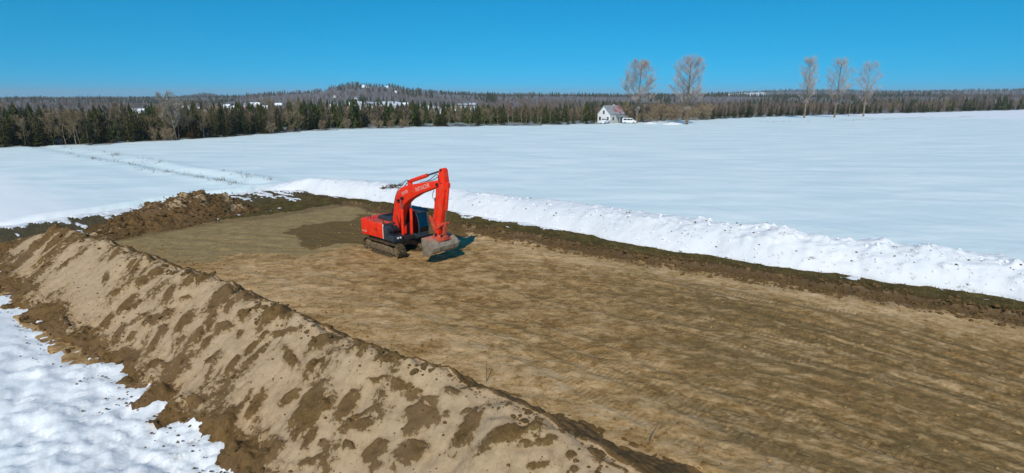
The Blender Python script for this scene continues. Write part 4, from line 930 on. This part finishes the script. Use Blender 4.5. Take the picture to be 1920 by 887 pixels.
def conifer(seed, H, Rb, dens=1.0, droop=.35, bottom=.06):
    g_ = random.Random(seed); T = MB(); B = MB()
    T.tube([(0, 0, -.15), (g_.gauss(0, .02), g_.gauss(0, .02), H * .5), (0, 0, H * .97)], [H * .018, H * .012, .008], 6, cap=False)
    n = int(H * 3.4 * dens) + 5
    for i in range(n):
        f = bottom + (1 - bottom) * (i / n) ** .95; z = H * f; rl = Rb * (1 - f) ** .82 * g_.uniform(.72, 1.18) + .07
        for k in range(max(4, int((7 - 3 * f) * dens))):
            a = g_.uniform(0, 6.28); d = Vector((math.cos(a), math.sin(a), 0)); rb = rl * g_.uniform(.6, 1.12); sd = d.cross(Vector((0, 0, 1)))
            m = max(2, int(rb / .28))
            for j in range(m):
                u = (j + .6) / m; p = Vector((0, 0, z)) + d * rb * u + Vector((0, 0, -droop * rb * u * u + .05))
                for e in (-1, 0, 1):
                    l = (.20 + .22 * rb * .5) * g_.uniform(.7, 1.3); v = (d * .8 + sd * e * g_.uniform(.5, 1.) + Vector((0, 0, g_.uniform(-.5, .25)))).normalized() * l
                    w = v.cross(Vector((g_.gauss(0, .4), g_.gauss(0, .4), 1))).normalized() * l * .36
                    B.add([p - w * .6, p + v * .55 + w, p + v * 1.25, p + v * .5 - w], [(0, 1, 2, 3)])
    return T.mesh('trunk', smooth=True), B.mesh('crown')

def make_tree(name, meshes, mt, mc):
    t_, c_ = meshes; r = empty(name)
    a = bpy.data.objects.new('trunk', t_); C.objects.link(a); a.parent = r
    b = bpy.data.objects.new('crown', c_); C.objects.link(b); b.parent = r
    for o_, m_ in ((a, mt), (b, mc)):
        if not o_.data.materials: o_.data.materials.append(m_)
    return r
KEEP = set()
def place(proto, x, y, h_scale, label, cat, group, wid=1.0):
    o = proto if proto.name not in KEEP else copy_tree(proto)
    KEEP.add(proto.name)
    o.location = (x, y, field_z(x, y) - .1); o.rotation_euler = (0, 0, rnd.uniform(0, 6.28)); o.scale = (h_scale * wid, h_scale * wid, h_scale)
    tag(o, label, cat, group); return o
CON = [make_tree('conifer_tree', conifer(200 + i, 8.0, [1.7, 1.4, 2.0, 1.25, 1.6][i], 1.0, .3 + .1 * i, [.04, .08, .05, .1, .03][i]), MAT['bark'], MAT['needle']) for i in range(5)]
BAR = [make_tree('bare_tree', bare_tree(300 + i, 9.0, 1.9 + .25 * i, 11, 1500, .09, .18, .8, .10, .020), MAT['bark_pale' if i in (0, 3) else 'bark'], MAT['twig']) for i in range(5)]
BIR = [make_tree('bare_tree', bare_tree(330 + i, 8.5, 1.2, 9, 900, .08, .25, .9, .09, .018), MAT['bark_pale'], MAT['twig_red']) for i in range(2)]
SHR = [make_tree('bare_shrub', bare_tree(350 + i, 3.2, 1.1, 7, 900, .035, .05, .9, .16, .022, 1, 4), MAT['brush_twig'], MAT['brush_twig']) for i in range(3)]
THI = [make_tree('bare_thicket_tree', bare_tree(370 + i, 8.0, 2.2, 10, 2600, .07, .06, .85, .11, .024, 2, 3), MAT['brush_twig'], MAT['brush_twig']) for i in range(3)]

def edge_pt(px, back, jit=0.0):
    """point on the far edge of the field at a bearing, set back behind it by some metres"""
    a = float(az_px(px)); r = float(np.interp(a, *EB)) + back; return r * math.sin(a), r * math.cos(a)
nC = nB = 0
GB_ = None
def row(where, px0, px1, step, back0, back1, mixc, hc, hb, barL=None, bars=BAR, gb=GB_, cw_=1.0):
    px = px0
    while px < px1:
        x, y = edge_pt(px + rnd.uniform(-.4, .4) * step, rnd.uniform(back0, back1))
        if rnd.random() < mixc:
            h_ = rnd.uniform(*hc); sz = 'tall' if h_ > hc[0] + .7 * (hc[1] - hc[0]) else 'small' if h_ < hc[0] + .3 * (hc[1] - hc[0]) else 'middling'
            place(rnd.choice(CON), x, y, h_ / 8.0, '%s dark green conifer in the woods %s' % (sz, where), 'tree', 'conifers ' + where, rnd.uniform(.85, 1.25) * cw_)
        else:
            h_ = rnd.uniform(*hb); sz = 'tall' if h_ > hb[0] + .6 * (hb[1] - hb[0]) else 'shorter'
            place(rnd.choice(bars), x, y, h_ / (9.0 if bars is BAR else 8.5), ('%s leafless tree in the woods %s' % (sz, where)) if bars is BAR else sz + ' ' + barL, 'tree', (gb if bars is not BAR else 'bare trees ' + where), rnd.uniform(.8, 1.15))
        px += step * rnd.uniform(.75, 1.25)
row('at the field edge beyond the weedy ditch', -60, 575, 17, 0.5, 4, .50, (4.5, 8.0), (4.5, 9.2))
row('a row back beyond the weedy ditch', -60, 575, 14, 5, 12, .72, (6.5, 8.8), (7.0, 9.6))
row('below the wooded hill', 585, 780, 15, 4, 14, .45, (4.5, 6.6), (4.0, 6.0))
row('between the hill and the birch clump', 780, 930, 13, 1, 8, .42, (5.0, 7.2), (5.0, 7.5))
row('among the birch clump', 930, 1035, 11, 1, 8, .15, (5.0, 7.0), (7.0, 9.0), barL='slender bare birch with reddish twigs in the clump at the field edge', bars=BIR, gb='birches in the clump beside the conifers')
row('between the birches and the farmhouse', 1035, 1120, 12, 0, 6, .80, (4.5, 6.8), (5.5, 7.5))
row('behind the three field poplars', 1330, 1740, 9, 1, 14, .88, (3.8, 8.0), (5.0, 8.5))
row('past the last field poplar', 1740, 2040, 20, 1, 9, .55, (5.0, 8.5), (6.0, 9.5))
x, y = edge_pt(351, 1.0); rust = make_tree('conifer_tree', conifer(260, 5.6, 1.5), MAT['bark'], MAT['needle_rust']); place(rust, x, y, 1.0, 'small rusty orange conifer at the front edge of the left woods', 'tree', None)
x, y = edge_pt(319, -.5); place(make_tree('bare_tree', bare_tree(261, 10.5, 2.6, 12, 2600, .12, .15, .8, .09, .022), MAT['bark_pale'], MAT['bark_pale']), x, y, 1.0, 'tall pale silvery bare tree in front of the left woods', 'tree', None)
for k in range(26):                                         # brush along the edge of the woods
    px = rnd.choice([rnd.uniform(560, 780), rnd.uniform(560, 700), rnd.uniform(190, 560), rnd.uniform(1200, 1330)])
    x, y = edge_pt(px, rnd.uniform(-1, 4)); place(rnd.choice(SHR), x, y, rnd.uniform(.6, 1.1), 'low bare shrub at the field edge ' + ('beyond the weedy ditch' if px < 560 else 'below the wooded hill' if px < 800 else 'by the farmhouse thicket'), 'shrub', 'shrubs along the field edge')
for k in range(24):                                         # thicket around the two great trees by the house
    px = 1172 + (1335 - 1172) * (k + rnd.random()) / 24; x, y = edge_pt(px, rnd.uniform(-6, 14))
    hs_ = rnd.uniform(.62, 1.0); place(rnd.choice(THI), x, y, hs_, '%s brown bare thicket tree %s' % ('tall' if hs_ > .8 else 'short', 'between the farmhouse and its two great poplars' if px < 1260 else 'past the two great poplars by the farmhouse'), 'tree', 'thicket beside the farmhouse')
for k in range(14):                                         # tan brush at the feet of the poplars
    x, y = edge_pt(rnd.uniform(1198, 1335), rnd.uniform(-9, -1)); place(rnd.choice(SHR), x, y, rnd.uniform(.7, 1.3), 'tan bare bush in front of the farmhouse thicket', 'shrub', 'bushes in front of the thicket')
# five great poplars
def great(seed, x, y, H, spread, nl, nt, label, fork=.28, up=.85, r=.42, wid=1.0):
    t_ = make_tree('poplar_tree', bare_tree(seed, H, spread, nl, nt, r, fork, up, .055, .014, 2, 1, .90), MAT['bark'], MAT['poplar_twig'])
    return place(t_, x, y, 1.0, label, 'tree', None, wid)
great(401, 46.5, 209, 22.5, 6.3, 36, 21000, 'tall dense-crowned bare poplar close behind the white farmhouse', .16)
great(402, 62.6, 200, 23.0, 6.6, 36, 18000, 'tall bare poplar with a side limb, rising from the thicket beyond the farmhouse', .22, .80, .5)
great(403, 134.1, 257, 27.0, 4.8, 30, 10500, 'narrow bare poplar in the open field, thick pale trunk, first of three from the house', .24, 1.0)
great(404, 151.4, 263.2, 26.5, 6.0, 30, 10000, 'forked bare poplar in the open field, middle one of three', .22, .9)
great(405, 173.4, 276.8, 26.0, 6.0, 26, 8000, 'sparse bare poplar in the open field, last of three from the house', .22, .85)
sn_ = MB().tube([(0, 0, -.2), (.05, 0, 4), (0, .05, 7.6)], [.16, .13, .07], 7).build('dead_trunk', MAT['bark']); x, y = 166.2, 276.8; sn_.location = (x, y, field_z(x, y)); tag(sn_, 'thin dead trunk standing between two field poplars', 'tree')

# ------------------------------------------------------------------ woods farther back: too many to count, joined
def tri_tree(kind, seed):
    g_ = random.Random(seed); v = []; f = []
    def tri(a, b, c): n = len(v); v.extend([a, b, c]); f.append((n, n + 1, n + 2))
    if kind == 'con':
        for lev in range(6):
            z0 = .05 + lev * .15; r0 = .24 * (1 - lev * .145)
            for k in range(6):
                a = k * 1.047 + lev * .5 + g_.uniform(-.3, .3); rr_ = r0 * g_.uniform(.75, 1.2); w = .42
                tri((math.cos(a - w) * rr_, math.sin(a - w) * rr_, z0 + g_.uniform(-.03, .03)), (math.cos(a + w) * rr_, math.sin(a + w) * rr_, z0 + g_.uniform(-.03, .03)), (0, 0, z0 + .27))
    else:
        for k in range(5):
            a = g_.uniform(0, 6.28); tri((-.008, 0, 0), (.008, 0, 0), (math.cos(a) * .05, math.sin(a) * .05, .9))
        for k in range(34):
            a = g_.uniform(0, 6.28); z = g_.uniform(.22, .8); rr_ = .03 + .06 * g_.random(); l = g_.uniform(.12, .28); r2 = .20 * math.sin(min(1, z * .95) * math.pi) ** .6 * g_.uniform(.6, 1.2)
            p = Vector((math.cos(a) * rr_, math.sin(a) * rr_, z)); q_ = Vector((math.cos(a) * r2, math.sin(a) * r2, min(1.0, z + l)))
            w = Vector((-math.sin(a), math.cos(a), g_.uniform(-.4, .4))) * .013; tri(p - w, p + w, q_); tri(q_ - w * 1.3, p.lerp(q_, .4), q_ + w * 1.6 + Vector((0, 0, .05)))
    return np.array([tuple(p) for p in v]), np.array(f)
def scatter(kind, pts, hts, seed):
    vv = []; ff = []; b = 0; rg = np.random.RandomState(seed); var = [tri_tree(kind, seed * 10 + k) for k in range(5)]
    pts = np.array(pts); hts = np.array(hts); which = rg.randint(0, 5, len(pts))
    for k in range(5):
        m = which == k
        if not m.any(): continue
        bv, bf = var[k]; n = m.sum(); a = rg.rand(n) * 6.28; h_ = hts[m]; wd = h_ * rg.uniform(.8, 1.3, n)
        x = bv[None, :, 0] * np.cos(a)[:, None] - bv[None, :, 1] * np.sin(a)[:, None]; y = bv[None, :, 0] * np.sin(a)[:, None] + bv[None, :, 1] * np.cos(a)[:, None]
        P = np.stack([x * wd[:, None], y * wd[:, None], np.broadcast_to(bv[None, :, 2], x.shape) * h_[:, None]], -1) + pts[m][:, None]
        vv.append(P.reshape(-1, 3)); ff.append((bf[None] + (np.arange(n) * len(bv))[:, None, None]).reshape(-1, 3) + b); b += n * len(bv)
    return np.concatenate(vv), np.concatenate(ff)
MAT['far_con'] = mat_straw('far_conifers', (0.026, 0.038, 0.010), (0.062, 0.068, 0.017))
MAT['far_bare'] = mat_straw('far_bare_wood', (0.150, 0.108, 0.080), (0.24, 0.178, 0.132))
rg = np.random.RandomState(77)
# village houses: bearing (px), range, ridge yaw, size, roof colour
VILL = [(262,694,0.3,0.72,'w'),(280,735,1.2,0.79,'g'),(294,674,0.2,0.65,'w'),(308,694,0.8,0.65,'w'),(331,924,0.4,0.86,'w'),(373,762,0.1,0.72,'w'),(393,829,1.0,0.79,'g'),(404,816,0.2,0.65,'r'),(424,870,0.5,0.72,'w'),(462,816,0.9,0.79,'g'),(470,856,0.1,0.72,'w'),(496,694,0.2,0.72,'w'),(616,708,0.6,0.36,'w'),(629,897,0.3,0.4,'w'),(668,816,0.1,0.4,'g'),(727,1140,0.5,0.53,'w'),(743,1005,0.2,0.4,'w'),(684,1120,0.2,0.6,'w'),(228,640,.3,.7,'w'),(243,700,.9,.75,'g'),(318,600,.5,.7,'w'),(346,820,.2,.8,'w'),(355,760,1.0,.7,'w'),(382,640,.7,.7,'w'),(438,760,.3,.8,'w'),(451,700,.8,.7,'r'),(483,820,.2,.8,'w'),(521,760,.5,.75,'w'),(655,640,.4,.6,'w'),(705,690,.9,.6,'g'),(760,720,.3,.6,'w')]
VP = [(r_ * math.sin(float(az_px(p_))), r_ * math.cos(float(az_px(p_)))) for p_, r_, *_ in VILL]
BARN = (416, 330)
bx_, by_ = BARN[1] * math.sin(float(az_px(BARN[0]))), BARN[1] * math.cos(float(az_px(BARN[0])))
def hidden(x, y):
    """keep the village in view: no woods on or close in front of a house"""
    r = np.hypot(x, y); a = np.arctan2(x, y); m = np.zeros(x.shape, bool)
    for hx, hy in VP + [(bx_, by_)]:
        hr = math.hypot(hx, hy); m |= (np.abs(a - math.atan2(hx, hy)) < 5.0 / hr + .001) & (r < hr + 7) & (r > hr - (70 if math.atan2(hx, hy) < az_px(550) else 28))
    return m
def sample(n, r0, r1, power=1.0):
    a = rg.uniform(az_px(-120), az_px(2060), n); r = r0 * (r1 / r0) ** (rg.rand(n) ** power)
    x = r * np.sin(a); y = r * np.cos(a); ok = (r > edge_r(x, y) + 9) & (~in_clear(x, y) | (rg.rand(n) < .22)) & ~hidden(x, y)
    return x[ok], y[ok]
def wood(name, x, y, h0, h1, pc, label):
    z = ground_h(x, y) - .3; h_ = (h0 + (h1 - h0) * np.clip(.5 + 1.1 * fbm(x * .012, y * .012, 3, 115), 0, 1)) * rg.uniform(.82, 1.12, len(x)); c = rg.rand(len(x)) < pc(x, y)
    h_ = h_ * np.where(c, 1.06, .92)
    P = np.stack([x, y, z], -1)
    r0 = empty(name)
    for nm, kind, m, mt in (('conifers', 'con', c, 'far_con'), ('bare_trees', 'bare', ~c, 'far_bare')):
        if m.sum() == 0: continue
        V_, F_ = scatter(kind, P[m], h_[m], 3 if kind == 'con' else 4)
        o_ = link(nm, mesh_np(nm, V_, F_, False), MAT[mt], r0); o_['kind'] = 'stuff'
    tag(r0, label, 'woods', kind='stuff')
x, y = sample(3300, 120, 420); pcx = lambda x, y: np.where(np.arctan2(x, y) < az_px(560), .66, np.where(np.arctan2(x, y) < az_px(930), .62, np.where(np.arctan2(x, y) < az_px(1180), .55, .45))) + 1.1 * (fbm(x * .018, y * .018, 2, 110))
wood('near_woods', x, y, 5.0, 8.2, pcx, 'mixed woods of conifers and bare trees behind the field edge')
x, y = sample(9000, 420, 1500, .8); wood('hillside_woods', x, y, 5.5, 9.5, lambda x, y: .30 + 1.7 * fbm(x * .007, y * .007, 3, 111) + .25 * (np.hypot(x, y) > 1150), 'brownish bare woods covering the low hills')
x, y = sample(9500, 1500, 3400, .7); wood('ridge_woods', x, y, 6, 10, lambda x, y: 0.55 + .6 * fbm(x * .003, y * .003, 2, 112) + .3 * (np.hypot(x, y) > 2400), 'dark wooded ridge along the horizon')
# a clump of taller trees on the skyline
a0 = float(az_px(921)); hx, hy = 900 * math.sin(a0), 900 * math.cos(a0)
P = [(hx + rg.normal(0, 6), hy + rg.normal(0, 6), float(ground_h(np.array([hx]), np.array([hy]))[0])) for _ in range(26)]
V_, F_ = scatter('con', P, [float(rg.uniform(11, 17)) for _ in P], 9); o = link('tree_clump', mesh_np('tree_clump', V_, F_, False), MAT['far_con']); tag(o, 'dark clump of tall evergreens standing up from the skyline', 'trees', kind='stuff')

# ------------------------------------------------------------------ houses
MAT['siding'] = simple('white_siding', (0.90, 0.90, 0.87), .7, .04, 1.0)
MAT['tin'] = simple('grey_tin_roof', (0.34, 0.35, 0.35), .45, .2, .8, metallic=.2)
MAT['tin_red'] = simple('faded_red_tin', (0.42, 0.11, 0.11), .5, .25, 1.2)
MAT['tin_blue'] = simple('blue_tin_roof', (0.10, 0.32, 0.46), .45, .12, .8)
MAT['pane'] = simple('dark_window', (0.02, 0.025, 0.03), .12, .1)
MAT['weathered_shaded'] = simple('weathered_shaded_boards', (0.50, 0.49, 0.46), .85, .3, 1.5)
MAT['trim'] = simple('grey_trim', (0.45, 0.45, 0.44), .7, .1)
MAT['roof_snow'] = MAT['snow_clean']
def gable(name, loc, rz, L, W_, He, Hr, roof, label, windows, cat='house', detail=True, group=None):
    """ridge along local x, centred on the origin; gable end at -x"""
    r = empty(name, loc, rz)
    pr = [(-W_/2, -.6), (W_/2, -.6), (W_/2, He), (0, Hr), (-W_/2, He)]
    m = MB(); v = [(-L/2, a, b) for a, b in pr] + [(L/2, a, b) for a, b in pr]
    m.add(v, [(0, 1, 2, 3, 4), (9, 8, 7, 6, 5)] + [(i, (i+1) % 5, (i+1) % 5 + 5, i + 5) for i in range(5)]); wall = m.build('wall', MAT['siding'], r)
    sl_ = math.atan2(Hr - He, W_/2); ex = .35
    for s_ in (-1, 1):
        ln = math.hypot(Hr - He, W_/2) + ex
        rot = Matrix.Rotation(s_ * -sl_, 3, 'X'); cen = Vector((0, s_ * (W_/2 + ex * math.cos(sl_)) / 2, (Hr + He - ex * math.sin(sl_)) / 2 + .07))
        rf = MB().box(cen, (L + .6, ln, .12), rot).build('roof', MAT[roof], r)
        if detail:
            nrm = rot @ Vector((0, 0, 1)); k0 = int((L + .6) / .62); m = MB()
            for k in range(k0 + 1): m.box(cen + nrm * .075 + Vector((-(L + .6) / 2 + .02 + k * (L + .56) / k0, 0, 0)), (.04, ln, .035), rot)
            m.build('roof_seams', MAT[roof], rf)
            if s_ == -1 and roof == 'tin':
                for (u0, u1, v0, v1) in ((.42, .62, .28, .55), (.80, .97, .55, .95), (.66, .80, .05, .30), (.50, .58, .62, .80), (.86, .95, .30, .5)):
                    c2 = cen + nrm * .098 + rot @ Vector((0, -ln * .5 + ln * (v0 + v1) / 2, 0)) + Vector((-(L + .6) / 2 + (L + .6) * (u0 + u1) / 2, 0, 0))
                    MB().box(c2, ((u1 - u0) * (L + .6), (v1 - v0) * ln, .012), rot).build('roof_sheet', MAT['tin_red'], rf)
    for (side_, u, z, w, h_) in windows:
        if side_ == 'g': wf = MB().bb(-L/2 - .05, -L/2 + .02, u - w/2, u + w/2, z, z + h_); pn = MB().bb(-L/2 - .07, -L/2 - .03, u - w/2 + .1, u + w/2 - .1, z + .1, z + h_ - .1)
        else: wf = MB().bb(u - w/2, u + w/2, -W_/2 - .09, -W_/2 + .02, z, z + h_); pn = MB().bb(u - w/2 + .1, u + w/2 - .1, -W_/2 - .11, -W_/2 - .07, z + .1, z + h_ - .1)
        wo_ = wf.build('window', MAT['trim'], r); pn.build('pane', MAT['pane'], wo_)
    tag(r, label, cat, group); return r
hx, hy = 37.2, 211.0
house = gable('farmhouse', (hx, hy, field_z(hx, hy)), R(40), 7.8, 6.2, 3.3, 6.3, 'tin', 'white gabled farmhouse with grey tin roof patched with faded red sheets', [('g', 0.1, 3.2, .85, 1.4), ('g', 1.9, .9, 1.0, 1.4), ('g', -1.9, .9, 1.0, 1.4), ('s', -2.4, 1.0, 1.0, 1.3), ('s', 2.2, 1.0, 1.0, 1.3)])
MB().bb(-.6, .55, -3.18, -3.08, .1, 2.15).build('door', MAT['trim'], house)
MB().bb(1.2, 1.7, -.3, .3, 5.8, 6.8).build('chimney', MAT['trim'], house)
MB().bb(-3.9, 3.9, -3.135, -3.09, -.5, 3.28).build('side_cladding', MAT['weathered_shaded'], house)  # greyer side: weathered boards, with the wall's shade put into their colour
# lean-to porch along the front
pm_ = MB(); pm_.add([(-1.0, -3.1, 2.75), (3.8, -3.1, 2.75), (3.8, -5.2, 2.2), (-1.0, -5.2, 2.2), (-1.0, -3.1, 2.87), (3.8, -3.1, 2.87), (3.8, -5.2, 2.32), (-1.0, -5.2, 2.32)], ((0,1,2,3),(4,5,6,7),(0,1,5,4),(1,2,6,5),(2,3,7,6),(3,0,4,7)))
po = pm_.build('porch', MAT['tin'], house)
for u in (-.9, 1.4, 3.7): MB().bb(u - .07, u + .07, -5.15, -5.01, -.3, 2.25).build('post', MAT['trim'], po)
rcol = {'w': 'roof_snow', 'g': 'tin', 'r': 'tin_red'}; rname = {'w': 'snow-covered', 'g': 'grey', 'r': 'red'}
for (p_, r_, yw, sc_, rc), (vx, vy) in zip(VILL, VP):
    z = float(ground_h(np.array([vx]), np.array([vy]))[0])
    h_ = gable('village_house', (vx, vy, z), yw - .4, 11 * sc_, 8 * sc_, 4.2 * sc_, 7.4 * sc_, rcol[rc], 'distant white village house with a %s roof %s' % (rname[rc], 'on the slope of the wooded hill' if p_ > 550 else 'among the trees of the valley') if p_ != 684 else 'lone white house high on the wooded hill', [('g', 0, 4.2 * sc_, 1.2, 1.5), ('g', -2, 1.2, 1.2, 1.5), ('g', 2, 1.2, 1.2, 1.5), ('s', -2.5, 1.3, 1.4, 1.5), ('s', 2.5, 1.3, 1.4, 1.5)], detail=False, group='houses of the distant village' if p_ != 684 else None)
gable('blue_roofed_barn', (bx_, by_, field_z(bx_, by_)), R(25), 6.2, 5.0, 2.6, 5.4, 'tin_blue', 'small white barn with a bright blue metal roof behind the woods', [('g', 0, .5, 1.8, 1.9)], 'barn', True)

# ------------------------------------------------------------------ vehicles by the farmhouse
MAT['car_white'] = simple('white_car_paint', (0.82, 0.83, 0.84), .3, .03, 1.0, coat=.5)
MAT['tyre'] = simple('tyre_rubber', (0.02, 0.02, 0.02), .8)
MAT['tail'] = simple('red_lens', (0.35, 0.02, 0.02), .3)
def vehicle(name, loc, rz, body, glass, wx, wr, W_, label):
    r = empty(name, loc, rz); MB().prism(body, -W_/2, W_/2).build('body', MAT['car_white'], r, .06)
    for pts in glass:
        for s_ in (-1, 1): MB().prism(pts, s_ * W_/2 - .015, s_ * W_/2 + .012).build('side_window', MAT['pane'], r)
    (x0, z0), (x1, z1) = glass[0][0], glass[0][-1]
    d = Vector((x1 - x0, 0, z1 - z0)); c = Vector(((x0 + x1) / 2 + .20, 0, (z0 + z1) / 2)); MB().box(c, (.05, W_ * .84, d.length), Matrix.Rotation(math.atan2(d.x, d.z), 3, 'Y')).build('windscreen', MAT['pane'], r)
    for x in wx:
        for s_ in (-1, 1):
            w = MB().tube([(x, s_ * (W_/2 - .22), wr), (x, s_ * (W_/2 + .01), wr)], wr, 18).build('wheel', MAT['tyre'], r, 0, True); MB().tube([(x, s_ * (W_/2 - .05), wr), (x, s_ * (W_/2 + .025), wr)], wr * .58, 14).build('rim', MAT['trim'], w, 0, True)
    for s_ in (-1, 1):
        MB().bb(body[1][0] - .05, body[1][0] + .02, s_ * W_ * .36 - .16, s_ * W_ * .36 + .16, .72, .92).build('headlight', MAT['lamp'], r); MB().bb(body[0][0] - .02, body[0][0] + .05, s_ * W_ * .4 - .1, s_ * W_ * .4 + .1, .75, 1.0).build('tail_light', MAT['tail'], r)
    tag(r, label, 'car'); return r
px_, py_ = 34.0, 204.6
vehicle('parked_pickup', (px_, py_, field_z(px_, py_)), R(-125), [(-2.6, .38), (2.6, .38), (2.65, .98), (1.45, 1.15), (.75, 1.85), (-.65, 1.85), (-.8, 1.18), (-2.65, 1.15)], [[(1.12, 1.2), (.35, 1.2), (.35, 1.74), (.72, 1.74)][::1], [(.25, 1.2), (-.62, 1.2), (-.55, 1.74), (.25, 1.74)]], (-1.7, 1.65), .40, 1.9, 'white pickup truck parked in front of the gable of the farmhouse')
px_, py_ = 43.2, 206.2
vehicle('parked_van', (px_, py_, field_z(px_, py_)), R(-8), [(-2.5, .36), (2.5, .36), (2.55, .9), (1.7, 1.15), (.95, 1.95), (-2.2, 2.05), (-2.55, 1.6)], [[(1.4, 1.2), (.4, 1.2), (.4, 1.78), (.92, 1.78)], [(.3, 1.2), (-.9, 1.2), (-.9, 1.8), (.3, 1.78)], [(-1.0, 1.2), (-2.2, 1.2), (-2.1, 1.82), (-1.0, 1.8)]], (-1.55, 1.6), .36, 1.9, 'low white van parked beside the porch of the farmhouse')
# snow heaps ploughed up in the yard
for k, (x, y, s_, lab) in enumerate(((50.5, 203.5, .75, 'low heap of ploughed snow beside the white van'), (57.0, 199.5, .95, 'larger heap of ploughed snow below the thicket'))):
    u = np.linspace(-1, 1, 40); U, Vv = np.meshgrid(u, u, indexing='ij'); d = np.clip(1 - np.hypot(U, Vv), 0, 1)
    Zz = (d ** .7 * 1.1 + fbm(U * 3 + k * 7, Vv * 3, 3, 120) * .35 * (d > 0) * d ** .4) * s_ - .12
    o = link('snow_heap', mesh_np('snow_heap', np.stack([U * 4.2 * s_, Vv * 2.4 * s_, Zz], -1).reshape(-1, 3), grid_faces(40, 40), True, {'dirty': np.full(U.shape, .5)}), MAT['snow_bank']); o.location = (x, y, field_z(x, y)); tag(o, lab, 'snow heap')

# ------------------------------------------------------------------ air
t = NT('haze'); pv = t.node('ShaderNodeVolumePrincipled', {'Color': (0.80, 0.90, 1.0), 'Density': 0.00015, 'Anisotropy': 0.0})
t.t.links.new(pv.outputs[0], t.out.inputs['Volume'])
hz = MB().bb(-9000, 9000, -3500, 7500, -6, 75).build('haze', t.m); tag(hz, kind='stuff')
